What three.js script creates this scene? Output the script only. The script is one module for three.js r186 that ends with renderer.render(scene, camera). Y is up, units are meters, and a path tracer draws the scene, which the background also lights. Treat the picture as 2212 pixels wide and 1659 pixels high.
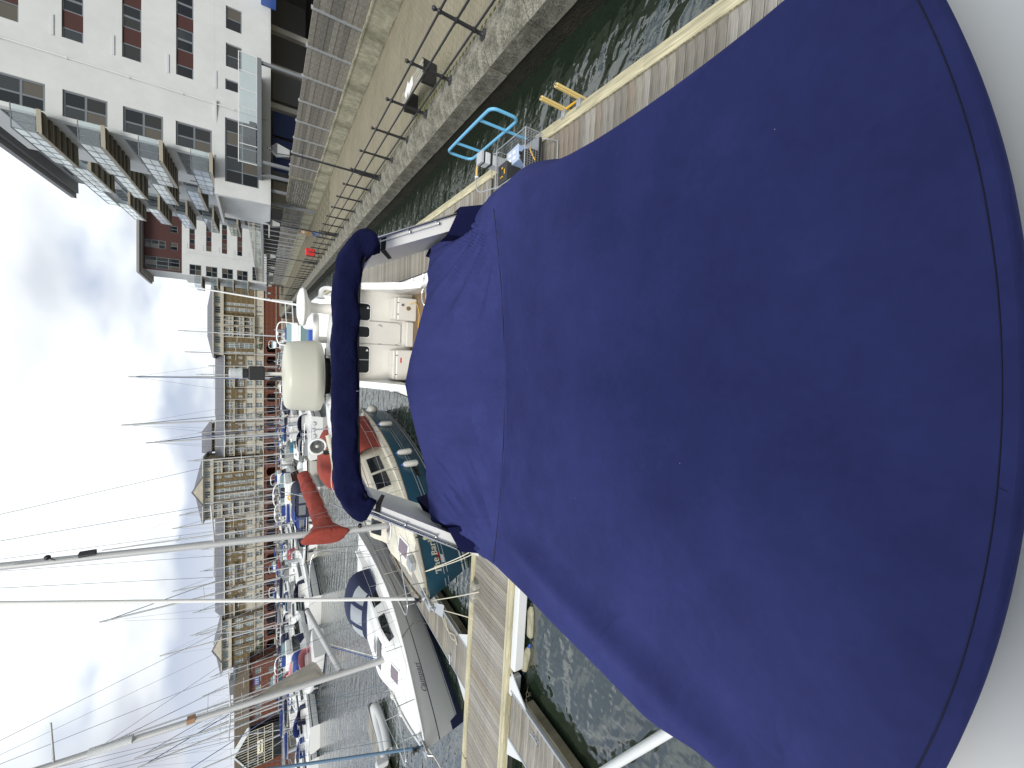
import * as THREE from 'three';
import { mergeGeometries, toCreasedNormals } from 'three/addons/utils/BufferGeometryUtils.js';
import { ImprovedNoise } from 'three/addons/math/ImprovedNoise.js';
import { RoundedBoxGeometry } from 'three/addons/geometries/RoundedBoxGeometry.js';
import { FontLoader } from 'three/addons/loaders/FontLoader.js';
import { TextGeometry } from 'three/addons/geometries/TextGeometry.js';

// ---------- camera, sky, sun, exposure ----------
// World: y up, water at y = 0, -z runs along the quay. The phone was held on its side, so the picture's
// right is the world's down: the camera is rolled a quarter turn.
const scene = new THREE.Scene();
const EYE = 5.4, YAW = 5.943 * Math.PI / 180, PITCH = 32.45 * Math.PI / 180, FOC = 839;
const camera = new THREE.PerspectiveCamera(2 * Math.atan(829.5 / FOC) * 180 / Math.PI, 4 / 3, 0.05, 3000);
camera.position.set(0, EYE, 0);
camera.up.set(Math.cos(YAW), 0, -Math.sin(YAW));
camera.lookAt(-Math.sin(YAW) * Math.cos(PITCH), EYE - Math.sin(PITCH), -Math.cos(YAW) * Math.cos(PITCH));
camera.updateMatrixWorld();
scene.add(camera);

const noiseGen = new ImprovedNoise();
let seed = 7;
const rnd = () => { seed = (seed * 1664525 + 1013904223) >>> 0; return seed / 4294967296; };
const rr = (a, b) => a + (b - a) * rnd();
const clamp = (x, a = 0, b = 1) => Math.min(b, Math.max(a, x));
const sstep = (a, b, x) => { const t = clamp((x - a) / (b - a)); return t * t * (3 - 2 * t); };
const lerp = (a, b, t) => a + (b - a) * t;
const fbm = (x, y, z, o) => { let s = 0, a = .5, f = 1; for (let i = 0; i < o; i++) { s += a * noiseGen.noise(x * f, y * f, z * f + i * 7.3); a *= .5; f *= 2.03; } return s; };

const SKYK = 1 / 2; // sky radiance at exposure 2
function makeSky() {
  const W = 1536, H = 768, d = new Float32Array(W * H * 4);
  for (let j = 0; j < H; j++) {
    const el = (j + .5) / H * Math.PI - Math.PI / 2, ce = Math.cos(el), y = Math.sin(el);
    for (let i = 0; i < W; i++) {
      const ph = (i + .5) / W * 2 * Math.PI - Math.PI, dx = Math.cos(ph) * ce, dz = Math.sin(ph) * ce;
      const yy = Math.max(y, 0) + .26, px = dx / yy * 1.5, pz = dz / yy * 1.5;
      const n = fbm(px * .85 + 3.1, pz * .85 + 8.4, 1.7, 5), m = fbm(px * .36 + 11, pz * .36 + 2, 5.2, 4), w = fbm(px * 2.6, pz * 2.6, 9.1, 3);
      const cover = sstep(-.16, .12, n + m * .7 + .02);          // cloud over blue-grey
      const thick = sstep(-.05, .33, n * .8 - m * .55 + w * .18);     // thick bases are greyer
      const bright = sstep(-.22, .12, m - n * .3 + w * .2);
      let r = lerp(.54, .82, cover), g = lerp(.63, .865, cover), b = lerp(.8, .93, cover);
      const k = SKYK * lerp(1, .78, thick * cover) * lerp(.92, 1.45, bright * cover);
      r *= k; g *= k; b *= lerp(k, SKYK, .18);
      const h = sstep(.2, -.02, y); r = lerp(r, .97 * SKYK, h * .75); g = lerp(g, 1.0 * SKYK, h * .75); b = lerp(b, 1.03 * SKYK, h * .75);
      const dn = sstep(0, -.05, y); r = lerp(r, .16, dn); g = lerp(g, .17, dn); b = lerp(b, .16, dn);
      const o = (j * W + i) * 4; d[o] = r; d[o + 1] = g; d[o + 2] = b; d[o + 3] = 1;
    }
  }
  const t = new THREE.DataTexture(d, W, H, THREE.RGBAFormat, THREE.FloatType);
  t.mapping = THREE.EquirectangularReflectionMapping; t.magFilter = THREE.LinearFilter; t.minFilter = THREE.LinearFilter; t.wrapS = THREE.RepeatWrapping; t.needsUpdate = true;
  return t;
}
const sky = makeSky(); sky.name = 'sky';
scene.background = sky; scene.environment = sky;
scene.backgroundIntensity = 1; scene.environmentIntensity = 1;
const sun = new THREE.DirectionalLight(new THREE.Color(1, .965, .91), 1.5);
sun.name = 'sun'; sun.position.set(-40, 130, 95); sun.target.position.set(0, 0, -30);
sun.castShadow = true; sun.shadow.radius = 40; sun.shadow.mapSize.set(2048, 2048);
Object.assign(sun.shadow.camera, { left: -130, right: 130, top: 130, bottom: -130, near: 1, far: 420 });
scene.add(sun, sun.target);
const renderer = new THREE.WebGLRenderer({ antialias: true });
renderer.setSize(1024, 768);
renderer.toneMapping = THREE.LinearToneMapping; renderer.toneMappingExposure = 2;
renderer.shadowMap.enabled = true; renderer.shadowMap.type = THREE.PCFSoftShadowMap;

// ---------- helpers ----------
const V3 = (x, y, z) => new THREE.Vector3(x, y, z);
const PI = Math.PI;
const taken = {};
const numbered = n => { const k = taken[n] = (taken[n] ?? -1) + 1; return k ? `${n}_${String(k).padStart(3, '0')}` : n; };
// uv in metres from the dominant axis of each face
function uvMetres(g) {
  if (g.index) g = g.toNonIndexed();
  const p = g.attributes.position, uv = new Float32Array(p.count * 2), a = V3(), b = V3(), c = V3();
  for (let i = 0; i < p.count; i += 3) {
    a.fromBufferAttribute(p, i); b.fromBufferAttribute(p, i + 1); c.fromBufferAttribute(p, i + 2);
    const nx = Math.abs((b.y - a.y) * (c.z - a.z) - (b.z - a.z) * (c.y - a.y)), ny = Math.abs((b.z - a.z) * (c.x - a.x) - (b.x - a.x) * (c.z - a.z)), nz = Math.abs((b.x - a.x) * (c.y - a.y) - (b.y - a.y) * (c.x - a.x));
    [a, b, c].forEach((v, k) => { const o = (i + k) * 2; if (ny >= nx && ny >= nz) { uv[o] = v.x; uv[o + 1] = v.z; } else if (nx >= nz) { uv[o] = v.z; uv[o + 1] = v.y; } else { uv[o] = v.x; uv[o + 1] = v.y; } });
  }
  g.setAttribute('uv', new THREE.BufferAttribute(uv, 2));
  for (const k of Object.keys(g.attributes)) if (!['position', 'normal', 'uv'].includes(k)) g.deleteAttribute(k);
  return g;
}
const _m = new THREE.Matrix4(), _q = new THREE.Quaternion(), _e = new THREE.Euler();
const bxg = new THREE.BoxGeometry(1, 1, 1);
class GB {
  constructor() { this.l = []; }
  add(g, x = 0, y = 0, z = 0, rx = 0, ry = 0, rz = 0, order = 'XYZ') { g = g.index ? g.toNonIndexed() : g.clone(); _m.compose(V3(x, y, z), _q.setFromEuler(_e.set(rx, ry, rz, order)), V3(1, 1, 1)); g.applyMatrix4(_m); for (const k of Object.keys(g.attributes)) if (!['position', 'normal', 'uv'].includes(k)) g.deleteAttribute(k); if (!g.attributes.uv) g.setAttribute('uv', new THREE.BufferAttribute(new Float32Array(g.attributes.position.count * 2), 2)); this.l.push(g); return this; }
  box(x0, x1, y0, y1, z0, z1) { const g = bxg.clone(); g.scale(Math.abs(x1 - x0), Math.abs(y1 - y0), Math.abs(z1 - z0)); return this.add(g, (x0 + x1) / 2, (y0 + y1) / 2, (z0 + z1) / 2); }
  rbox(x0, x1, y0, y1, z0, z1, r = .02, s = 2) { const a = Math.abs(x1 - x0), b = Math.abs(y1 - y0), c = Math.abs(z1 - z0); return this.add(new RoundedBoxGeometry(a, b, c, s, Math.min(r, a / 2.01, b / 2.01, c / 2.01)), (x0 + x1) / 2, (y0 + y1) / 2, (z0 + z1) / 2); }
  cyl(a, b, r0, r1 = r0, n = 8) { const A = V3(...a), B = V3(...b), h = A.distanceTo(B), g = new THREE.CylinderGeometry(r1, r0, h, n, 1); g.translate(0, h / 2, 0); g.applyQuaternion(new THREE.Quaternion().setFromUnitVectors(V3(0, 1, 0), B.clone().sub(A).normalize())); return this.add(g, ...a); }
  tube(pts, r, seg = 0, n = 6, closed = false) { const c = new THREE.CatmullRomCurve3(pts.map(p => V3(...p)), closed, 'centripetal'); return this.add(new THREE.TubeGeometry(c, seg || pts.length * 4, r, n, closed)); }
  poly(pts, r, n = 6, closed = false) { for (let i = 0; i + (closed ? 0 : 1) < pts.length; i++) this.cyl(pts[i], pts[(i + 1) % pts.length], r, r, n); return this; }
  ball(x, y, z, r, sx = 1, sy = 1, sz = 1, n = 12) { const g = new THREE.SphereGeometry(r, n, Math.max(6, n * .7 | 0)); g.scale(sx, sy, sz); return this.add(g, x, y, z); }
  lathe(prof, x, y, z, n = 24, rx = 0, ry = 0, rz = 0) { return this.add(new THREE.LatheGeometry(prof.map(p => new THREE.Vector2(...p)), n), x, y, z, rx, ry, rz); }
  quad(a, b, c, d) { const g = new THREE.BufferGeometry(); g.setAttribute('position', new THREE.Float32BufferAttribute([...a, ...b, ...c, ...a, ...c, ...d], 3)); g.computeVertexNormals(); return this.add(g); }
  // convex outline in a plane, pushed by a vector
  prism(pts, v) { const n = pts.length, t = pts.map(p => [p[0] + v[0], p[1] + v[1], p[2] + v[2]]), a = []; const tri = (...k) => k.forEach(q => a.push(...q)); for (let i = 1; i + 1 < n; i++) { tri(pts[0], pts[i + 1], pts[i]); tri(t[0], t[i], t[i + 1]); } for (let i = 0; i < n; i++) { const j = (i + 1) % n; tri(pts[i], pts[j], t[j]); tri(pts[i], t[j], t[i]); } const g = new THREE.BufferGeometry(); g.setAttribute('position', new THREE.Float32BufferAttribute(a, 3)); g.computeVertexNormals(); return this.add(g); }
  plate(x0, x1, y0, y1, z0, z1, r) { const s = new THREE.Shape(), R = Math.min(r, (x1 - x0) / 2.01, (y1 - y0) / 2.01); s.moveTo(x0 + R, y0); s.lineTo(x1 - R, y0); s.absarc(x1 - R, y0 + R, R, -PI / 2, 0); s.lineTo(x1, y1 - R); s.absarc(x1 - R, y1 - R, R, 0, PI / 2); s.lineTo(x0 + R, y1); s.absarc(x0 + R, y1 - R, R, PI / 2, PI); s.lineTo(x0, y0 + R); s.absarc(x0 + R, y0 + R, R, PI, PI * 1.5); const g = new THREE.ExtrudeGeometry(s, { depth: z1 - z0, bevelEnabled: false, curveSegments: 6 }); return this.add(g, 0, 0, z0); }
  geo() { return uvMetres(mergeGeometries(this.l)); }
  build(name, mat, parent) { return put(name, this.geo(), mat, parent); }
}
const G = () => new GB();
function put(name, geo, mat, parent) { const m = new THREE.Mesh(geo, mat); m.name = parent ? name : numbered(name); m.castShadow = m.receiveShadow = true; (parent ?? scene).add(m); return m; }
function tag(o, label, category, group) { o.userData.label = label; o.userData.category = category; if (group) o.userData.group = group; return o; }
function thing(name, label, category, pos = [0, 0, 0], ry = 0, group) { const g = new THREE.Group(); g.name = numbered(name); g.position.set(...pos); g.rotation.y = ry; scene.add(g); return tag(g, label, category, group); }
function struct(o) { o.userData.kind = 'structure'; return o; }
function copy(o, pos, ry, label, group) { const c = o.clone(); c.name = numbered(o.name.replace(/_\d{3}$/, '')); c.userData = { ...o.userData }; c.position.set(...pos); c.rotation.y = ry; if (label) c.userData.label = label; if (group) c.userData.group = group; scene.add(c); return c; }
// smooth sheet from a function (u,v) -> [x,y,z]
function sheet(fn, nu, nv, u0 = 0, u1 = 1, v0 = 0, v1 = 1, off = 0) {
  const P = [], idx = [];
  for (let j = 0; j <= nv; j++) for (let i = 0; i <= nu; i++) P.push(...fn(lerp(u0, u1, i / nu), lerp(v0, v1, j / nv)));
  for (let j = 0; j < nv; j++) for (let i = 0; i < nu; i++) { const a = j * (nu + 1) + i, b = a + 1, c = a + nu + 1, d = c + 1; idx.push(a, b, d, a, d, c); }
  const g = new THREE.BufferGeometry(); g.setAttribute('position', new THREE.Float32BufferAttribute(P, 3)); g.setIndex(idx); g.computeVertexNormals();
  if (off) { const p = g.attributes.position, n = g.attributes.normal; for (let i = 0; i < p.count; i++) p.setXYZ(i, p.getX(i) + n.getX(i) * off, p.getY(i) + n.getY(i) * off, p.getZ(i) + n.getZ(i) * off); }
  const q = g.toNonIndexed(); return uvMetres(q);
}
// ---------- textures ----------
function tex(n, fn, size, srgb = true) { // fn(u,v in 0..1) -> [r,g,b] 0..1, tile size in metres
  const d = new Uint8Array(n * n * 4);
  for (let j = 0; j < n; j++) for (let i = 0; i < n; i++) { const c = fn(i / n, j / n), o = (j * n + i) * 4; d[o] = clamp(c[0]) * 255; d[o + 1] = clamp(c[1]) * 255; d[o + 2] = clamp(c[2]) * 255; d[o + 3] = 255; }
  const t = new THREE.DataTexture(d, n, n); t.wrapS = t.wrapT = THREE.RepeatWrapping; t.magFilter = THREE.LinearFilter; t.minFilter = THREE.LinearMipmapLinearFilter; t.generateMipmaps = true;
  if (srgb) t.colorSpace = THREE.SRGBColorSpace; t.repeat.set(1 / (size[0] ?? size), 1 / (size[1] ?? size)); t.needsUpdate = true; return t;
}
// tileable value noise
function tileNoise(P, s) { const r = new Float32Array(P * P); let q = s; for (let i = 0; i < P * P; i++) { q = (q * 1664525 + 1013904223) >>> 0; r[i] = q / 4294967296; } return (x, y) => { x *= P; y *= P; const xi = Math.floor(x), yi = Math.floor(y), fx = x - xi, fy = y - yi, u = fx * fx * (3 - 2 * fx), v = fy * fy * (3 - 2 * fy), g = (a, b) => r[((b % P + P) % P) * P + ((a % P + P) % P)]; return lerp(lerp(g(xi, yi), g(xi + 1, yi), u), lerp(g(xi, yi + 1), g(xi + 1, yi + 1), u), v); }; }
const nz = [4, 8, 16, 32, 64, 128, 256].map((p, i) => tileNoise(p, 11 + i * 97));
const multi = (x, y, w) => { let s = 0, t = 0; w.forEach((k, i) => { if (k) { s += k * nz[i](x, y); t += k; } }); return s / t; };
const grayTex = (n, size, w, lo, hi, tint = [1, 1, 1]) => tex(n, (x, y) => { const k = lerp(lo, hi, clamp((multi(x, y, w) - .5) * 1.8 + .5)); return [k * tint[0], k * tint[1], k * tint[2]]; }, size);
const T = {
  mottle: grayTex(256, 3, [3, 3, 2, 2, 2, 1], .84, 1),
  faint: grayTex(256, 9, [3, 3, 2, 2, 1, 1], .95, 1),
  fine: grayTex(256, .6, [1, 1, 2, 2, 3, 3], .72, 1),
  fabric: grayTex(256, 1.9, [3, 3, 2, 1.2, 1.2, 1.5], .86, 1),
  stain: tex(256, (x, y) => { const a = multi(x, y * .25, [2, 2, 2, 2, 2]), b = multi(x, y, [2, 2, 2, 2, 2, 2]); const k = .5 + (a - .5) * 1.5 + (b - .5) * .6; return [lerp(.6, 1, k), lerp(.6, .99, k), lerp(.53, .93, k)]; }, [4, 2.2]),
  wood: tex(256, (x, y) => { const a = multi(x * .12, y, [0, 1, 2, 2, 3, 3, 2]), b = multi(x, y, [2, 1, 1]); const k = .5 + (a - .5) * 1.6 + (b - .5) * .5; return [lerp(.62, 1, k), lerp(.62, .995, k), lerp(.61, .98, k)]; }, [2.2, .5]),
  woodZ: tex(256, (x, y) => { const a = multi(x, y * .12, [0, 1, 2, 2, 3, 3, 2]), b = multi(x, y, [2, 1, 1]); const k = .5 + (a - .5) * 1.6 + (b - .5) * .5; return [lerp(.62, 1, k), lerp(.62, .995, k), lerp(.61, .98, k)]; }, [.5, 2.2]),
  speck: tex(256, (x, y) => { const a = multi(x, y, [0, 0, 1, 2, 3, 4, 3]), b = multi(x, y, [3, 2, 1]); const k = .5 + (a - .5) * 1.9 + (b - .5) * .9; return [lerp(.5, 1, k), lerp(.5, 1, k), lerp(.47, .98, k)]; }, 1.5),
};
const bumpTex = (n, size, w) => tex(n, (x, y) => { const k = multi(x, y, w); return [k, k, k]; }, size, false);
const ridge = (x, y, i) => 1 - Math.abs(nz[i](x, y) * 2 - 1);
const B = { crease: tex(512, (x, y) => { const wx = x + .05 * nz[1](x, y), wy = y + .05 * nz[1](y, x); let k = .5 * Math.pow(ridge(wx, wy * .5, 0), 5) + .3 * Math.pow(ridge(wx, wy, 1), 7) + .16 * Math.pow(ridge(wy, wx, 2), 8) + .05 * nz[6](x, y) + .1 * nz[0](x, y); return [k, k, k]; }, 2.3, false), rough: bumpTex(256, .5, [0, 0, 1, 1, 2, 3, 3]), cloth: bumpTex(256, .25, [0, 0, 0, 1, 2, 4, 6]), coarse: bumpTex(256, 1.2, [1, 1, 2, 2, 2, 1]) };
const waveTex = (() => { // ripples: sum of travelling sines whose wave numbers fit the tile
  const n = 1024, S = 9, h = new Float32Array(n * n), ws = [];
  for (let i = 0; i < 72; i++) { const L = .13 * Math.pow(10, Math.pow(rnd(), 1.2)), th = -PI / 2 + .5 + (rnd() + rnd() + rnd() - 1.5) * 1.25, kx = Math.round(S / L * Math.cos(th)), ky = Math.round(S / L * Math.sin(th)); if (kx || ky) ws.push([kx, ky, Math.pow(L, 1.15) * rr(.5, 1), rr(0, 2 * PI)]); }
  for (const [kx, ky, a, p] of ws) for (let j = 0; j < n; j++) { const b = 2 * PI * ky * j / n + p; for (let i = 0; i < n; i++) { const s = Math.sin(2 * PI * kx * i / n + b); h[j * n + i] += a * (s + .35 * s * s); } }
  let mn = 1e9, mx = -1e9; for (const v of h) { mn = Math.min(mn, v); mx = Math.max(mx, v); }
  const d = new Uint8Array(n * n * 4); for (let i = 0; i < n * n; i++) { const v = (h[i] - mn) / (mx - mn) * 255; d[i * 4] = d[i * 4 + 1] = d[i * 4 + 2] = v; d[i * 4 + 3] = 255; }
  const t = new THREE.DataTexture(d, n, n); t.wrapS = t.wrapT = THREE.RepeatWrapping; t.magFilter = THREE.LinearFilter; t.minFilter = THREE.LinearMipmapLinearFilter; t.generateMipmaps = true; t.repeat.set(1 / S, 1 / S); t.needsUpdate = true; return t;
})();
// ---------- materials (linear base colours) ----------
const mat = (r, g, b, rough = .6, o = {}) => new THREE.MeshStandardMaterial({ color: new THREE.Color().setRGB(r, g, b), roughness: rough, side: THREE.DoubleSide, ...o });
const phys = (r, g, b, rough, o = {}) => new THREE.MeshPhysicalMaterial({ color: new THREE.Color().setRGB(r, g, b), roughness: rough, side: THREE.DoubleSide, ...o });
const M = {
  water: phys(.012, .02, .012, .03, { ior: 2.2, bumpMap: waveTex, bumpScale: .075 }),
  canvas: phys(.039, .046, .16, .95, { map: T.fabric, bumpMap: B.crease, bumpScale: .0075, specularIntensity: .15 }),
  navy: phys(.006, .0075, .038, .95, { specularIntensity: .2, map: T.fabric, bumpMap: B.coarse, bumpScale: .01 }),
  seam: mat(.008, .009, .03, .9),
  gel: mat(.78, .78, .76, .28), gelCream: mat(.66, .64, .59, .35, { map: T.faint }), gelOld: mat(.62, .635, .63, .4, { map: T.faint }),
  dome: mat(.56, .55, .46, .42, { map: T.faint }), black: mat(.012, .012, .013, .5), rubber: mat(.02, .02, .022, .8), strap: mat(.008, .008, .009, .9),
  steel: mat(.62, .63, .64, .22, { metalness: 1 }), alu: mat(.55, .56, .57, .4, { metalness: .85 }), mast: mat(.5, .5, .49, .45, { metalness: .35 }), galv: mat(.42, .44, .46, .5, { metalness: .6 }),
  glass: phys(.012, .014, .016, .05), clear: phys(.8, .85, .86, .04, { transmission: 1, thickness: 0 }),
  edge: mat(.7, .64, .44, .7, { map: T.wood }), edgeZ: mat(.7, .64, .44, .7, { map: T.woodZ }),
  conc: mat(.34, .32, .27, .9, { map: T.speck, bumpMap: B.rough, bumpScale: .003 }), concStain: mat(.62, .59, .5, .9, { map: T.stain, bumpMap: B.rough, bumpScale: .006 }),
  iron: mat(.016, .016, .018, .45), float: mat(.05, .055, .05, .9, { map: T.stain }),
  stucco: mat(.54, .55, .54, .85, { map: T.faint }), frame: mat(.13, .145, .16, .5), pane: phys(.008, .01, .012, .04, { specularIntensity: .6 }), redPanel: mat(.045, .0105, .008, .7),
  wire: mat(.13, .14, .16, .6), rope: mat(.6, .56, .45, .9), ropeDark: mat(.07, .06, .06, .9), fender: mat(.66, .65, .6, .5, { map: T.mottle }), yellow: mat(.75, .42, .02, .5), blue: mat(.02, .07, .3, .4),
};
const woods = [[.38, .355, .32], [.46, .435, .395], [.31, .285, .25], [.42, .385, .325], [.36, .3, .245]];
M.planksX = woods.map(c => mat(...c, .85, { map: T.wood, bumpMap: B.rough, bumpScale: .003 }));   // grain along x
M.planksZ = woods.map(c => mat(...c, .85, { map: T.woodZ, bumpMap: B.rough, bumpScale: .003 }));  // grain along z
const font = await new FontLoader().loadAsync('fonts/droid/droid_serif_bold.typeface.json');
const fontThin = await new FontLoader().loadAsync('fonts/droid/droid_serif_regular.typeface.json');
const fontSans = await new FontLoader().loadAsync('fonts/droid/droid_sans_bold.typeface.json');
// pixel of the 2212-wide photograph -> [right, up] on an upright plane D metres ahead of the camera
const ahead = (X, Y, D) => { const cx = (829.5 - Y) / FOC, cy = (1106 - X) / FOC, s = Math.sin(PITCH), c = Math.cos(PITCH), z = cy * s + c; return [cx / z * D, EYE + (cy * c - s) / z * D]; };
// camera-heading frame (right, up, ahead) -> world
const world = (r, y, d) => [r * Math.cos(YAW) - d * Math.sin(YAW), y, -r * Math.sin(YAW) - d * Math.cos(YAW)];
// ---------- water and ground ----------
{
  const g = new THREE.PlaneGeometry(700, 700); g.rotateX(-PI / 2); g.translate(-60, .12, -180);
  struct(put('water', uvMetres(g), M.water)).userData.label = 'rippled grey green marina water';
}
// ---------- the boat the picture is taken from (its own frame looks along the camera heading) ----------
const own = thing('flybridge_motor_boat', 'white motor boat under a big blue flybridge cover, with radar arch', 'motor boat', [0, 0, 0], YAW);
{
  // hull and superstructure below the cover
  const hull = (u, v) => { const a = v, z = lerp(2.6, -6.2, a), b = 1.72 * (a < .3 ? Math.pow(Math.sin(PI / 2 * a / .3), .7) : 1); const s = u * 2 - 1, k = Math.abs(s); const y = k > .5 ? lerp(-.2, 1.55, (k - .5) * 2) : -.2; return [Math.sign(s) * b * (k > .5 ? lerp(.82, 1, (k - .5) * 2) : k * 2 * .82), y, z]; };
  put('hull', sheet(hull, 24, 30), M.gel, own);
  G().box(-1.68, 1.68, 1.5, 1.56, -6.1, 1.2).box(-1.6, 1.6, -.1, 1.5, -6.2, -6.12).build('deck', M.gel, own);
  G().rbox(-1.3, 1.3, 1.55, 3.05, -4.4, .9, .12, 3).build('deckhouse', M.gel, own);
  for (const s of [-1, 1]) G().box(s * 1.302, s * 1.31, 2.1, 2.75, -3.9, .3).build('window', M.glass, own);
  // flybridge moulding: coaming under the canvas and the fairing in front of it
  const fair = (u, v) => { const x = lerp(-1.75, 1.75, u), zh = -.3 - .17 * x * x; return [x * lerp(1, 1.1, v), lerp(4.07, 4.03, v * v), zh + lerp(0, 1.4, v)]; };
  put('flybridge_fairing', sheet(fair, 40, 14), M.gel, own);
  // raised wheelhouse with a hardtop standing behind the camera, which keeps the near canvas in shade
  G().rbox(-1.35, 1.35, 3.6, 6.15, .95, 3.2, .1, 3).build('wheelhouse', M.gel, own);
  G().rbox(-1.6, 1.6, 6.15, 6.27, .15, 3.4, .05, 3).build('hardtop', M.gel, own);
  for (let i = 0; i < 3; i++) G().plate(-1.2 + i * .82, -.44 + i * .82, 5.0, 5.95, .93, .945, .06).build('wheelhouse_window', M.glass, own);
  G().rbox(-1.3, 1.3, 3.0, 3.62, -4.0, .2, .1, 3).build('flybridge_moulding', M.gel, own);
}
// blue canvas cover
const cover = thing('flybridge_cover', 'large navy blue canvas cover stretched over the flybridge in the foreground', 'boat cover', [0, 0, 0], YAW);
{
  const cr = -2.62, rg = -3.26, RX = [0, .21, .47, .71, .94, 1.16], RD = [.985, 1.026, 1.098, 1.171, 1.2, 1.21];
  const ridgeAt = x => { let i = 0; while (i < 4 && x > RX[i + 1]) i++; return lerp(RD[i], RD[i + 1], (x - RX[i]) / (RX[i + 1] - RX[i])); };
  const depth = (x, z) => {
    const ax = Math.abs(x);
    if (z > cr) { const t = (-.1 - z) / (-.1 - cr); let d = 1.15 + (.45 - .1 * x * x / 1.85) * Math.pow(clamp(t), .68) - .03 * Math.sin(PI * clamp(t)) * (1 - x * x * .5);
      d -= .045 * Math.exp(-Math.pow((x + 1.2 + .05 * (z + 1.5)) / .055, 2)) * sstep(-.3, -.9, z) * sstep(-2.6, -2.0, z); // stretched fold along the port edge
      d += .03 * Math.exp(-Math.pow((x + 1.05 + .06 * (z + 1.5)) / .07, 2)) * sstep(-.3, -.9, z) * sstep(-2.6, -2.0, z);
      d += .010 * fbm(x * 1.6, z * 1.1, 3, 3) + .004 * Math.sin((x * .5 - z) * 5 + 2 * fbm(x, z, 8, 2)) * Math.exp(-Math.pow((z + 1.9) / .6, 2));
      d += .007 * Math.sin(x * 7 + z * 3) * sstep(-.6, -.15, z) * fbm(x * 2, z, 4, 2) * 4;
      return d; }
    const R = ax < 1.15 ? ridgeAt(ax) : lerp(1.21, 1.5, sstep(1.15, 1.42, ax));
    if (z > rg) { const t = (cr - z) / (cr - rg); const e = 1.6 - .1 * x * x / 1.85, c = lerp(e, R, Math.pow(t, .92));
      const s = x > 0 ? 1 : -1, dx = 1.4 - ax, dz = cr - z, an = Math.atan2(dz + .06, Math.max(dx, .001) + .03), r = Math.hypot(dx, dz);
      const w = .02 * Math.sin(an * 22 + s) * sstep(.12, .4, r) * sstep(1.5, .7, r) * sstep(0, .15, t) * sstep(1.02, .8, t) + .011 * Math.sin(an * 47 + 2) * sstep(.1, .3, r) * sstep(1.1, .5, r) * sstep(0, .2, t);
      return c + w + .008 * fbm(x * 2.2, z * 3, 6, 2) * t; }
    return R + (rg - z) * 1.9;
  };
  const fn = (u, v) => {
    const w = u * 2 - 1, aw = Math.abs(w), side = Math.sign(w) || 1;
    const zFar = -3.52, cw = clamp(aw / .9);
    let s = v; 
    const zn = x => -.1 - .17 * x * x - .16 * sstep(1, 1.3, Math.abs(x));
    const halfL = z => lerp(1.25, 1.385, sstep(-.4, -.9, z)), halfR = z => lerp(1.1, 1.36, sstep(-.4, -2.5, z));
    let z = lerp(zn(w * 1.2), zFar, s);
    const W = side < 0 ? halfL(z) : halfR(z);
    let x = side * W * cw; z = lerp(zn(x), zFar, s);
    let y = EYE - depth(x, z);
    if (aw > .9) { const k = (aw - .9) / .1; const fl = side > 0 ? .23 * sstep(-1.3, -2.5, z) * sstep(-3.4, -2.75, z) : .08 * sstep(-1.6, -2.5, z) * sstep(-3.4, -2.8, z); x += side * (.035 * Math.sin(k * PI / 2) + fl * k); y -= .02 * k + (.3 - fl * .75) * k * k; }
    return [x, y, z];
  };
  const g = sheet(fn, 150, 150, 0, 1, 0, 1); put('canvas', toCreasedNormals(g, .9), M.canvas, cover);
  // hem at the near edge: rolled band over the coaming
  const hem = (u, v) => { const x = lerp(-1.26, 1.26, u), z0 = -.1 - .17 * x * x - .16 * sstep(1, 1.3, Math.abs(x)), y0 = EYE - depth(x, z0), a = Math.min(v / .5, 1) * PI / 2; return [x, y0 - .012 * (1 - Math.cos(a)) - Math.max(v - .5, 0) * .1, z0 + .012 * Math.sin(a)]; };
  put('hem', sheet(hem, 80, 10), M.canvas, cover);
  const sm = []; for (let i = 0; i <= 60; i++) { const x = lerp(-1.22, 1.22, i / 60), z0 = -.121 - .17 * x * x - .16 * sstep(1, 1.3, Math.abs(x)); sm.push([x, EYE - depth(x, z0) + .0005, z0]); }
  G().tube(sm, .0014, 120, 5).build('hem_seam', M.seam, cover);
  { const x = -.2, zz = -.107, sp = []; for (let i = 0; i <= 6; i++) { const z = zz - .17 * x * x - i * .0024; sp.push([x + .006 * i / 6, EYE - depth(x, z) + .0006, z]); } G().tube(sp, .0009, 12, 5).build('hem_join', M.seam, cover); }
  const s2 = []; for (let i = 0; i <= 60; i++) { const x = lerp(-1.38, 1.36, i / 60); s2.push([x, EYE - 1.6 + .1 * x * x / 1.85 + .003, cr]); }
  G().tube(s2, .004, 120, 5).build('cross_seam', M.seam, cover);
  // sleeves of canvas round the arch legs
  for (const s of [-1, 1]) {
    const c = G(), o = 0;
    const b0 = s > 0 ? [[1.235, -2.99], [1.48, -2.97], [1.5, -3.5], [1.235, -3.62]] : [[1.19, -2.99], [1.4, -2.97], [1.45, -3.6], [1.17, -3.9]];
    const lo = b0.map(([x, z], i) => [s * (x + o + (i == 1 || i == 2 ? .02 : -.03)), EYE - 1.58, z + (i < 2 ? .14 : -.06)]), hi = b0.map(([x, z], i) => [s * (x + o), EYE - [1.27, 1.375, 1.4, 1.31][i], z]);
    for (let i = 0; i < 4; i++) { const j = (i + 1) % 4; const N = 6; for (let k = 0; k < N; k++) { const p = (A, Bq, t) => A.map((q, m) => lerp(q, Bq[m], t)); c.quad(p(lo[i], lo[j], k / N), p(lo[i], lo[j], (k + 1) / N), p(hi[i], hi[j], (k + 1) / N), p(hi[i], hi[j], k / N)); } }
    c.build('leg_sleeve', M.navy, cover);
  }
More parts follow.
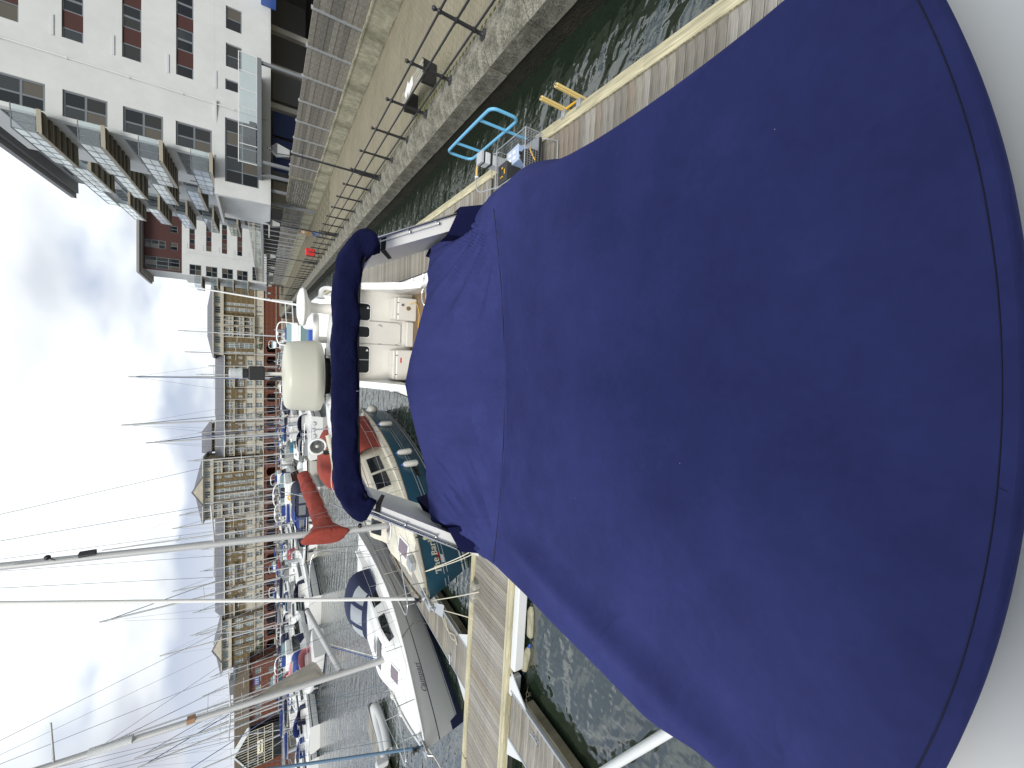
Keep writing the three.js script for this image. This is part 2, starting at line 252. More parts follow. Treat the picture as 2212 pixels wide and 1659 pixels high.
  put('bird_dropping', new THREE.SphereGeometry(.003, 8, 6).scale(1, .3, 1.6).translate(.36, EYE - 1.515 + .006, -1.75), M.gel, cover);
  for (const [x, z] of [[-.3, -.9], [.75, -.55], [-.62, -1.6], [.1, -2.2]]) put('dust_speck', new THREE.SphereGeometry(.0013, 6, 5).scale(1, .4, 1).translate(x, EYE - depth(x, z) + .004, z), M.gelOld, cover);
}
const ppt0 = (p, q, t) => p.map((v, i) => lerp(v, q[i], t));
// radar arch: two raked legs, the cross beam and everything bolted to it
{
  const arch = own;
  const legs = [ // front inner/outer top and bottom, back inner top and bottom: [x, depth below eye, z]
    { s: -1, ti: [-.865, .62], to: [-.935, .6], bi: [-1.394, 1.55], bo: [-1.53, 1.6], kt: [-.919, .72, -3.8], kb: [-1.394, 1.55, -4.29] },
    { s: 1, ti: [.984, .66], to: [1.077, .66], bi: [1.405, 1.55], bo: [1.563, 1.6], kt: [1.018, .73, -3.64], kb: [1.382, 1.5, -3.62] }];
  for (const { s, ti, to, bi, bo, kt, kb } of legs) {
    const f = ([x, d, z = -3.06]) => [x, EYE - d, z], TI = f(ti), TO = f(to), BI = f(bi), BO = f(bo), KT = f(kt), KB = f(kb), OT = [KT[0] + s * .09, KT[1], KT[2]], OB = [KB[0] + s * .13, KB[1], KB[2]];
    const leg = put('arch_leg', toCreasedNormals(G().quad(BI, BO, TO, TI).quad(BI, TI, KT, KB).quad(BO, OB, OT, TO).quad(KB, KT, OT, OB).quad(TI, TO, OT, KT).geo(), .3), M.gel, arch);
    const lp = (t, k, dz) => [lerp(lerp(BI[0], BO[0], k), lerp(TI[0], TO[0], k), t), lerp(lerp(BI[1], BO[1], k), lerp(TI[1], TO[1], k), t), -3.06 + dz];
    G().cyl(lp(.2, 1.02, .012), lp(.97, 1.02, .012), .011, .011, 8).build('grab_rail', M.steel, leg);
    G().cyl(lp(.4, .68, .012), lp(.97, .68, .012), .006, .006, 8).build('cable_track', M.gelOld, leg);
    for (const t of [.4, .66]) G().ball(...lp(t, .72, .014), .014).build('rail_clip', M.steel, leg);
    const st = G(), ip = (t, q) => ppt0(ppt0(BI, TI, t), ppt0(KB, KT, t), q).map((v, i) => i ? v : v - s * .004);
    st.prism([lp(.86, -.04, .006), lp(.9, -.04, .006), lp(.9, 1.04, .006), lp(.86, 1.04, .006)], [0, 0, .004]);
    st.quad(ip(.86, 0), ip(.9, 0), ip(.74, .75), ip(.7, .75)); st.build('strap', M.strap, leg);
  }
  const beam = (u, v) => { const x = lerp(-.9, 1.04, u), e = Math.pow(Math.abs(x - .07) / .97, 3); const yt = EYE - .415 - .2 * e - .012 * x * x, a = v * 2 * PI; return [x, yt - .05 + .05 * Math.sign(Math.cos(a)) * Math.pow(Math.abs(Math.cos(a)), .35), -3.3 + .27 * Math.sign(Math.sin(a)) * Math.pow(Math.abs(Math.sin(a)), .35)]; };
  put('arch_beam', toCreasedNormals(sheet(beam, 40, 32), .7), M.gel, arch);
  // radome
  const rd = new THREE.Group(); rd.name = 'radome'; arch.add(rd); rd.position.set(.062, EYE - .415, -3.3);
  G().lathe([[0, .308], [.15, .306], [.215, .298], [.24, .283], [.252, .255], [.26, .19], [.266, .112]], 0, 0, 0, 48).build('shell', M.dome, rd);
  G().lathe([[.268, .113], [.27, .1], [.262, .062], [.23, .05], [0, .05]], 0, 0, 0, 48).build('base_tray', M.dome, rd);
  G().lathe([[.2, .052], [.14, .018], [.135, -.03], [.15, -.045]], 0, 0, 0, 36).build('rubber_pedestal', M.black, rd);
  for (const q of [-.18, .18]) G().box(q - .03, q + .03, -.02, .03, .02, .1).build('bracket', M.gel, rd);
  // satellite compass: flat mushroom on a tapered stem
  const sc = new THREE.Group(); sc.name = 'satellite_antenna'; arch.add(sc); sc.position.set(.585, EYE - .5, -3.34);
  G().lathe([[0, .3], [.08, .296], [.13, .28], [.145, .263], [.143, .255]], 0, 0, 0, 40).build('dish_top', M.gel, sc);
  G().lathe([[.142, .254], [.135, .24], [.08, .225], [.04, .2], [.036, .13], [.045, .05], [.09, 0]], 0, 0, 0, 40).build('stem', M.gelCream, sc);
  G().cyl([.02, .29, -.05], [.085, .95, -.1], .008, .004).build('whip_antenna', M.gel, arch).position.copy(sc.position);
  // hailer horn
  const hn = G().tube([[.75, EYE - .47, -3.36], [.755, EYE - .41, -3.36], [.735, EYE - .375, -3.35], [.7, EYE - .365, -3.34]], .017, 16, 10).lathe([[.015, 0], [.02, .02], [.034, .04]], .705, EYE - .365, -3.34, 16, 0, 0, PI / 2).build('hailer_horn', M.gel, arch);
  // open array bar on its box
  const oa = new THREE.Group(); oa.name = 'antenna_bar'; arch.add(oa); oa.position.set(.36, EYE - .4, -3.5);
  G().rbox(-.21, .21, .03, .075, -.03, .03, .02).build('bar', M.gel, oa);
  G().cyl([0, -.1, 0], [0, .04, 0], .03, .025, 12).build('bar_post', M.gelCream, oa);
  // masthead lantern on a pole behind the radome
  const lt = new THREE.Group(); lt.name = 'masthead_lantern'; arch.add(lt); lt.position.set(.08, EYE - .43, -3.5);
  G().cyl([0, 0, 0], [0, .44, 0], .012, .012, 10).build('pole', M.gelCream, lt);
  G().rbox(-.052, .052, .43, .535, -.05, .05, .012).build('lantern_body', M.black, lt);
  G().lathe([[0, .655], [.026, .652], [.033, .64], [.036, .6], [.042, .585], [.042, .57]], 0, 0, 0, 24).build('lens', phys(.75, .77, .78, .08, { transmission: .6, thickness: 0 }), lt);
  G().cyl([0, .536, 0], [0, .57, 0], .036, .036, 20).build('lens_collar', M.black, lt);
  G().cyl([-.035, .3, .0], [-.045, .4, 0], .017, .012, 10).cyl([-.035, .08, 0], [-.035, .3, 0], .022, .022, 10).build('rubber_whip_antenna', M.rubber, arch).position.copy(lt.position);
  // flood light with its ribbed conduit
  const fl = new THREE.Group(); fl.name = 'flood_light'; arch.add(fl); fl.position.set(-.475, EYE - .335, -3.3); 
  G().lathe([[.05, -.03], [.062, -.02], [.064, .03], [.056, .036], [.05, .03]], 0, 0, 0, 32, PI / 2).build('housing', M.gel, fl);
  G().lathe([[0, -.024], [.03, -.018], [.05, .012]], 0, 0, 0, 28, PI / 2).build('reflector', M.steel, fl);
  G().ball(0, 0, .005, .013).build('bulb', M.gelCream, fl);
  G().cyl([0, -.06, 0], [0, -.12, 0], .012, .012, 10).build('foot', M.gelCream, fl);
  const hose = []; for (let i = 0; i <= 14; i++) { const t = i / 14; hose.push([-.45 - .16 * Math.sin(t * PI) * .2 + lerp(.06, -.28, t), EYE - .4 - .055 * Math.sin(t * 4) * .3 - .09 * t * t, -3.2 + .03 * Math.sin(t * 5)]); }
  const hb = G().tube(hose, .017, 60, 10); for (let i = 0; i < 26; i++) { const c = new THREE.CatmullRomCurve3(hose.map(p => V3(...p))), p = c.getPoint(i / 26), q = c.getTangent(i / 26); hb.cyl([p.x - q.x * .003, p.y - q.y * .003, p.z - q.z * .003], [p.x + q.x * .003, p.y + q.y * .003, p.z + q.z * .003], .0205, .0205, 10); }
  hb.build('conduit', M.dome, arch);
  G().box(-.53, -.5, EYE - .42, EYE - .37, -3.25, -3.2).build('connector', M.black, arch);
  const cup = G(); cup.cyl([-.36, EYE - .43, -3.42], [-.36, EYE - .33, -3.42], .006, .006, 8); for (let i = 0; i < 3; i++) { const a = i * 2 * PI / 3 + .4; cup.cyl([-.36, EYE - .33, -3.42], [-.36 + .05 * Math.cos(a), EYE - .33, -3.42 + .05 * Math.sin(a)], .003).ball(-.36 + .055 * Math.cos(a), EYE - .33, -3.42 + .055 * Math.sin(a), .017, 1, 1, 1, 10); }
  cup.build('wind_cups', M.galv, arch);
}
// rolled bimini canopy lashed along the front of the arch
const roll = thing('rolled_canopy', 'rolled dark navy canopy lashed along the radar arch', 'canopy', [0, 0, 0], YAW);
{
  const pts = [[-.91, -.645], [-.865, -.567], [-.756, -.507], [-.557, -.482], [-.067, -.475], [.42, -.476], [.751, -.49], [.92, -.53], [1.02, -.615], [1.05, -.69]].map(([x, d]) => V3(x, EYE + d, -2.94));
  const cv = new THREE.CatmullRomCurve3(pts), fr = cv.computeFrenetFrames(160);
  const fn = (u, v) => { const p = cv.getPointAt(u), k = Math.round(u * 160), a = v * 2 * PI, e = Math.min(u, 1 - u); let r = .084 * (1 - .18 * sstep(.02, 0, e)); r *= 1 + .06 * Math.sin(u * 46 + a * 2) * fbm(u * 9, a * .6, 2, 2) * 2 + .24 * fbm(u * 14, Math.cos(a) * .9, Math.sin(a) * .9, 3) + .12 * sstep(.2, .02, e) * Math.sin(a * 3 + u * 60); const t = cv.getTangentAt(u), N = V3(t.y, -t.x, 0).multiplyScalar(-1).normalize(), Bn = V3(0, 0, 1); const sq = q => Math.sign(q) * Math.pow(Math.abs(q), .62), cc = sq(Math.cos(a)) * 1.04, ss = sq(Math.sin(a)); return [p.x + N.x * r * cc, p.y + N.y * r * cc, p.z + Bn.z * r * .8 * ss]; };
  put('rolled_canvas', toCreasedNormals(sheet(fn, 160, 36), 1.2), M.navy, roll);
  const zip = []; for (let i = 4; i <= 56; i++) { const p = cv.getPointAt(i / 60); zip.push([p.x, p.y - .08, p.z + .035]); }
  G().tube(zip, .011, 120, 6).build('zip_flap', M.strap, roll);
  G().box(-.052, -.046, EYE - .55, EYE - .535, -2.865, -2.855).build('zip_pull', M.steel, roll);
}
// ---------- pontoons ----------
const plankG = {}; // shared plank boxes
const plankBox = (w, d) => plankG[w + '|' + d] ??= (() => { const g = new RoundedBoxGeometry(w, .036, d, 1, .006); return uvMetres(g); })();
const floatBlock = (p, x0, x1, z0, z1) => G().rbox(x0, x1, -.35, .3, z0, z1, .06).build('float', M.float, p);
// pontoon beside the boats, boards laid across it
const pontoonA = thing('long_pontoon', 'long timber pontoon with pale edge beams between the boats and the quay wall', 'pontoon');
{
  const x0 = 2.36, x1 = 4.58, y = .5;
  G().box(x0 + .2, x1 - .24, y - .2, y - .04, 3, -60).build('frame', M.float, pontoonA);
  for (let i = 0; i < 12; i++) floatBlock(pontoonA, x0 + .15, x1 - .2, 2 - i * 5, -1.2 - i * 5);
  const g = plankBox(x1 - x0 - .44, .138);
  let n = 0;
  for (let z = 0; z > -41.8; z -= .145) { if (Math.abs(z + 9.15) < .06) continue; const r = rnd(); const m = put('plank', g, z > -6.4 && z < -5.7 && r < .5 ? M.planksX[4] : M.planksX[r * 4.25 | 0], pontoonA); m.position.set((x0 + x1) / 2 - .02 + rr(-.006, .006), y - .018 + rr(-.003, .002), z); m.rotation.y = rr(-.0025, .0025); n++; }
  G().box(x0 + .2, x1 - .24, y - .036, y, -41.9, -60).build('far_boards', M.planksX[0], pontoonA);
  // edge beams: wide flat top with a grooved rubbing strip outside
  for (const [a, b] of [[3, -9.1], [-9.16, -21], [-21.05, -33], [-33.05, -60]]) {
    G().rbox(x1 - .235, x1 - .05, y - .14, y + .035, a, b, .012).rbox(x1 - .045, x1 - .008, y - .16, y + .015, a, b, .01).rbox(x1 - .004, x1 + .03, y - .16, y - .01, a, b, .01).build('edge_beam', M.edgeZ, pontoonA);
    G().rbox(x0, x0 + .195, y - .14, y + .035, a, b, .012).build('edge_beam', M.edgeZ, pontoonA);
  }
}
// main walkway across, in front of the moored bows
const walkway = thing('cross_walkway', 'wide grey boarded pontoon walkway with pale edge beams past the bows', 'pontoon');
{
  const z0 = -7.12, z1 = -9.22, y = .5;
  G().box(2.3, -34, y - .2, y - .05, z0 - .2, z1 + .2).build('frame', M.float, walkway);
  for (let i = 0; i < 8; i++) floatBlock(walkway, .5 - i * 4.6, -3 - i * 4.6, z0 - .15, z1 + .15);
  const g = plankBox(.138, z0 - z1 - .44);
  for (let x = 2.2; x > -20; x -= .145) { const m = put('plank', g, M.planksZ[rnd() * 4.25 | 0], walkway); m.position.set(x, y - .018 + rr(-.003, .002), (z0 + z1) / 2 + rr(-.006, .006)); m.rotation.y = rr(-.0025, .0025); }
  G().box(-20.1, -34, y - .036, y, z0 - .22, z1 + .22).build('far_boards', M.planksZ[0], walkway);
  for (const [a, b] of [[2.3, -5.2], [-5.24, -11.8], [-11.84, -34]]) {
    G().rbox(a, b, y - .14, y + .035, z0, z0 - .15, .012).rbox(a, b, y - .14, y + .03, z0 - .155, z0 - .205, .01).build('edge_beam', M.edge, walkway);
    G().rbox(a, b, y - .14, y + .035, z1, z1 + .15, .012).rbox(a, b, y - .14, y + .03, z1 + .155, z1 + .205, .01).build('edge_beam', M.edge, walkway);
  }
  // pale rubber fender board along the near side
  G().rbox(-4.2, -7.55, y - .3, y - .03, z0 + .004, z0 + .2, .04).build('fender_board', M.gelOld, walkway);
  G().rbox(-7.75, -8.2, y - .3, y - .03, z0 + .004, z0 + .14, .03).build('corner_plate', M.gelOld, walkway);
}
function cleat(p, x, y, z, ry) { const c = G().tube([[-.15, .07, 0], [-.06, .055, 0], [.06, .055, 0], [.15, .07, 0]], .018, 14, 8).cyl([-.05, 0, 0], [-.04, .055, 0], .015).cyl([.05, 0, 0], [.04, .055, 0], .015).rbox(-.09, .09, 0, .015, -.035, .035, .006).build('cleat', M.galv, p); c.position.set(x, y, z); c.rotation.y = ry; return c; }
function finger(label, x0, x1, z0, z1, rootZ, sgn) {
  const f = thing('finger_pontoon', label, 'pontoon'), y = .47;
  G().box(x0 + .06, x1 - .06, y - .16, y - .04, z0, z1).build('frame', M.float, f);
  floatBlock(f, x0 + .08, x1 - .08, lerp(z0, z1, .62), lerp(z0, z1, .98)); floatBlock(f, x0 + .08, x1 - .08, lerp(z0, z1, .1), lerp(z0, z1, .35));
  const g = plankBox(x1 - x0 - .13, .138), s = Math.sign(z1 - z0);
  for (let z = z0 + s * .1; (z1 - z) * s > 0; z += s * .145) { const m = put('plank', g, M.planksX[rnd() * 4 | 0], f); m.position.set((x0 + x1) / 2, y - .018, z); }
  for (const [a, b] of [[x0, x0 + .06], [x1 - .06, x1]]) { G().rbox(a, b, y - .1, y + .012, z0, z1, .012).build('edge_rail', M.galv, f); G().rbox(a === x0 ? a - .05 : b, a === x0 ? a : b + .05, y - .28, y - .07, z0 + s * .5, z1, .02).build('rubbing_strake', mat(.2, .18, .14, .9, { map: T.stain }), f); }
  // gusset plates at the root
  for (const q of [-1, 1]) { const xe = q < 0 ? x0 : x1; G().prism([[xe, y - .02, z0 - s * .02], [xe + q * .42, y - .02, z0 - s * .02], [xe, y - .02, z0 + s * .62]], [0, .022, 0]).build('gusset', M.gelOld, f); }
  return f;
}
const fingerA = finger('grey boarded finger pontoon between the teal yacht and the pale grey yacht', -9.95, -8.62, -9.3, -17.5);
cleat(fingerA, -9.72, .47, -10.35, .25);
G().tube([[-8.75, .52, -11.2], [-8.95, .51, -10.6], [-8.8, .51, -10.1], [-8.95, .51, -9.9]], .014, 30).tube([[-8.7, .53, -10.9], [-8.98, .53, -10.3], [-8.86, .53, -10.0]], .012, 20).build('mooring_rope', M.rope, fingerA);
const fingerB = finger('grey boarded finger pontoon running out beside the open green water', -9.3, -8.02, -7.0, -1.2);
cleat(fingerB, -8.28, .47, -5.95, PI / 2 - .1);
const fingerC = finger('short finger pontoon beyond the pale grey yacht with brown sides', -21.9, -20.7, -16.2, -21.2);
// two tube fenders lashed end to end by the walkway
{
  const mk = (a, b, lab, dark) => { const f = thing('tube_fender', lab, 'fender'), A = V3(...a), L = A.distanceTo(V3(...b)); f.position.set(...a); f.quaternion.setFromUnitVectors(V3(0, 1, 0), V3(...b).sub(A).normalize()); G().lathe([[.0, 0], [.04, .0], [.085, .05], [.095, .1], [.095, L - .12], [.07, L - .05], [.035, L]], 0, 0, 0, 20).build('body', mat(.6, .57, .5, .7, { map: T.stain }), f); G().lathe([[.036, L - .03], [.036, L + .06], [.012, L + .1]], 0, 0, 0, 14).build('end_cap', dark, f); G().cyl([0, -.02, 0], [0, -.14, 0], .02, .008).build('eye', dark, f); return f; };
  mk([-7.68, .12, -7.0], [-6.98, .12, -6.86], 'grubby white tube fender with a blue end floating by the walkway', M.blue);
  mk([-6.72, .12, -6.83], [-5.95, .12, -6.86], 'grubby white tube fender half hidden by the blue cover edge', M.rubber);
}
// white boom pole lying over the water
const boomPole = thing('mooring_boom', 'long white mooring boom pole reaching over the open green water', 'pole');
G().cyl([-8.1, .4, -4.68], [-4.6, .4, -2.5], .07, .07, 20).build("pole", M.gelOld, boomPole);
G().cyl([-8.12, .4, -4.7], [-8.02, .4, -4.64], .1, .1, 20).build('end_cap', M.galv, boomPole);
// ---------- quay ----------
const KX = 6.45;
const quay = struct(G().box(12.2, 320, -2, 1.17, 40, -420).box(7.28, 12.2, -2, 1.165, 40, -420).build('quay_ground', mat(.26, .235, .17, .95, { map: T.speck })));
quay.userData.label = 'sandy brick quay path behind the railing';
const quayWall = thing('quay_wall', 'weedy dark quay wall with worn concrete coping stones', 'quay wall');
G().box(KX + .05, 7.28, -2, .545, 40, -160).build('wall_face', mat(.03, .026, .012, .8, { map: T.stain, bumpMap: B.coarse, bumpScale: .05 }), quayWall);
{
  const prof = (t, ch) => [[KX, .55], [KX, 1.02 + t], [KX + .05, 1.07 + t], [KX + .3, 1.19 + t], [KX + .34, 1.2 + t], [7.27, 1.2 + t], [7.27, .55]];
  const mats = [M.conc, mat(.33, .31, .26, .9, { map: T.speck, bumpMap: B.rough, bumpScale: .006 }), mat(.39, .37, .32, .9, { map: T.stain, bumpMap: B.rough, bumpScale: .006 })];
  let z = 8, i = 0; const gs = {};
  while (z > -150) { const L = i % 3 == 1 ? 1.6 : 2.35, t = (i % 3 - 1) * .004; const key = L + '|' + (i % 3); const g = gs[key] ??= (() => { const s = new THREE.Shape(prof(0).map(p => new THREE.Vector2(...p))); const e = new THREE.ExtrudeGeometry(s, { depth: L - .014, bevelEnabled: false }); return uvMetres(e); })(); const m = put('coping_stone', g, mats[(i * 7 + (i >> 1)) % 3], quayWall); m.position.set((i % 4) * .006, t, z - L); z -= L; i++; }
  G().rbox(KX + .12, KX + .16, 1.1, 1.16, -6.1, -6.04, .02).build('mooring_eye', M.galv, quayWall);
}
{ // brick paving, laid in courses along the quay
  const bg = new THREE.BoxGeometry(.192, .05, .092), N = [], z1 = -34; for (let z = -5, r = 0; z > z1; z -= .1, r++) for (let x = 7.36 + (r % 2) * .1; x < 12.25; x += .2) N.push([x, z]);
  const im = new THREE.InstancedMesh(bg, mat(1, 1, 1, .9, { bumpMap: B.rough, bumpScale: .003 }), N.length), m4 = new THREE.Matrix4(), col = new THREE.Color();
  N.forEach(([x, z], i) => { m4.makeRotationY(rr(-.012, .012)); m4.setPosition(x, 1.178 + rr(-.0025, .0025), z); im.setMatrixAt(i, m4); const v = .86 + .14 * multi((x / 5 + 9) % 1, (-z / 5) % 1, [2, 2, 2, 1]) * 2 - .14 + rr(-.05, .05); const moss = sstep(.62, .8, multi((x / 3 + 9) % 1, (-z / 9) % 1, [1, 2, 2, 2])) * sstep(9, 7.3, x); col.setRGB(.25 * v * lerp(1, .62, moss), .223 * v * lerp(1, .85, moss), .155 * v * lerp(1, .35, moss)); im.setColorAt(i, col); });
  im.name = 'paving_brick'; im.castShadow = im.receiveShadow = true; im.userData = { kind: 'stuff', label: 'sandy brown paving bricks of the quay path' }; scene.add(im);
  struct(G().box(7.28, 12.25, 1.17, 1.2, z1, -150).build('quay_path', mat(.27, .24, .168, .95, { map: T.speck }))).userData.label = 'sandy brick path running along the quay';
  const tf = [], tg = new THREE.ConeGeometry(.006, .05, 3); for (let i = 0; i < 2600; i++) { const k = i % 3, z = k ? -rr(6, 40) : -rr(10.5, 13.4); tf.push(k ? [7.3 + rr(-.03, .05) * rnd(), z] : [7.35 + .75 * rnd() * rnd(), z]); }
  const ms = new THREE.InstancedMesh(tg, mat(.1, .13, .025, .95), tf.length); tf.forEach(([x, z], i) => { m4.makeRotationFromEuler(new THREE.Euler(rr(-.7, .7), rr(0, 6), rr(-.7, .7))); m4.setPosition(x, 1.212, z); ms.setMatrixAt(i, m4); }); ms.name = 'moss'; ms.castShadow = ms.receiveShadow = true; ms.userData = { kind: 'stuff', label: 'green moss and weeds in the paving joints' }; scene.add(ms);
}
// railing
const railing = thing('quay_railing', 'black cast iron railing with ball topped posts along the quay edge', 'railing');
{
  const x = 7.1, post = G().lathe([[0, 0], [.1, 0], [.1, .02], [.06, .035], [.04, .05], [.033, .12], [.033, .2], [.045, .215], [.045, .265], [.033, .28], [.03, .63], [.043, .645], [.043, .695], [.029, .71], [.027, 1.01], [.042, 1.03], [.042, 1.085], [.02, 1.1], [.02, 1.13], [.037, 1.16], [.04, 1.185], [.03, 1.22], [0, 1.235]].map(([r, y]) => [r * 1.28, y]), 0, 0, 0, 16).geo();
  const bolts = G(); for (let i = 0; i < 4; i++) bolts.cyl([.07 * Math.cos(i * PI / 2 + .8), .02, .07 * Math.sin(i * PI / 2 + .8)], [.07 * Math.cos(i * PI / 2 + .8), .04, .07 * Math.sin(i * PI / 2 + .8)], .012, .012, 6); const bg = bolts.geo();
  for (let k = -3; k < 52; k++) { const z = -8.6 - 1.88 * k, p = put('post', post, M.iron, railing); p.position.set(x, 1.2, z); if (k < 8) { const b = put('anchor_bolts', bg, M.iron, p); } }
  for (const y of [2.26, 1.87, 1.44]) for (let k = 0; k < 7; k++) G().cyl([x, y, -3 - k * 15.04 + .04], [x, y, -3 - (k + 1) * 15.04 + .06], .025, .025, 10).build('rail', M.iron, railing);
}
// street lamps in the railing line
{
  const L = thing('street_lamp', 'black lantern street lamp standing in the quay railing', 'street lamp', [7.1, 1.2, -18.2], 0, 'lantern lamps along the quay railing');
  G().lathe([[0, 0], [.13, 0], [.13, .03], [.09, .05], [.085, .25], [.075, .3], [.08, .75], [.095, .8], [.06, .86], [.048, 1.1], [.055, 1.12], [.042, 1.15], [.034, 2.6], [.045, 2.62], [.045, 2.66], [.032, 2.68], [.027, 3.3], [.05, 3.33], [.03, 3.36]], 0, 0, 0, 14).build('column', M.iron, L);
  G().cyl([-.2, 2.95, 0], [.2, 2.95, 0], .012).ball(-.2, 2.95, 0, .022).ball(.2, 2.95, 0, .022).build('ladder_bar', M.iron, L);
  const lan = new THREE.Group(); lan.name = 'lantern'; L.add(lan);
  const fr = G(), a0 = .1, a1 = .19, y0 = 3.4, y1 = 3.82; for (const [sx, sz] of [[1, 1], [1, -1], [-1, -1], [-1, 1]]) fr.cyl([sx * a0, y0, sz * a0], [sx * a1, y1, sz * a1], .012, .012, 6); fr.box(-a0, a0, y0 - .02, y0, -a0, a0); fr.cyl([0, 3.33, 0], [0, 3.4, 0], .03, .08, 10);
  fr.add(new THREE.CylinderGeometry(.07, .29, .2, 4), 0, y1 + .1, 0, 0, PI / 4).add(new THREE.CylinderGeometry(.045, .09, .1, 8), 0, y1 + .24, 0).ball(0, y1 + .32, 0, .035).cyl([0, y1 + .34, 0], [0, y1 + .42, 0], .012, .004, 6); fr.build('lantern_frame', M.iron, lan);
  for (let i = 0; i < 4; i++) { const g = G().quad([-a0, y0, a0], [a0, y0, a0], [a1, y1, a1], [-a1, y1, a1]).build('lantern_pane', phys(.75, .77, .76, .3, { transmission: .55, thickness: 0 }), lan); g.rotation.y = i * PI / 2; }
  [-29.8, -41.7, -53.6, -65.4, -77.2, -89].forEach(z => copy(L, [7.1, 1.2, z], 0));
}
// bench on the quay
{
  const b = thing('quay_bench', 'weathered timber bench with dark end frames and pale paper on it beside the railing', 'bench', [7.75, 1.2, -12.4], .02);
  const wd = mat(.42, .39, .33, .85, { map: T.woodZ });
  for (let i = 0; i < 4; i++) G().rbox(-.22 + i * .125, -.115 + i * .125, .43, .465, -.95, .95, .008).build('seat_slat', wd, b);
  for (const z of [-.82, .82]) { G().prism([[-.28, 0, z - .05], [.3, 0, z - .05], [.34, .44, z - .05], [-.3, .44, z - .05]], [0, 0, .1]).build('end_frame', M.black, b); }
  const pp = thing('paper_sheet', 'white paper sheets lying on the quay bench', 'paper', [7.82, 1.668, -12.5], .3);
  G().box(-.15, .15, 0, .004, -.21, .21).build('sheet', M.gel, pp); const s2 = G().box(-.14, .14, 0, .004, -.2, .2).build('sheet', M.gel, pp); s2.position.set(.12, .005, -.3); s2.rotation.y = .4;
}
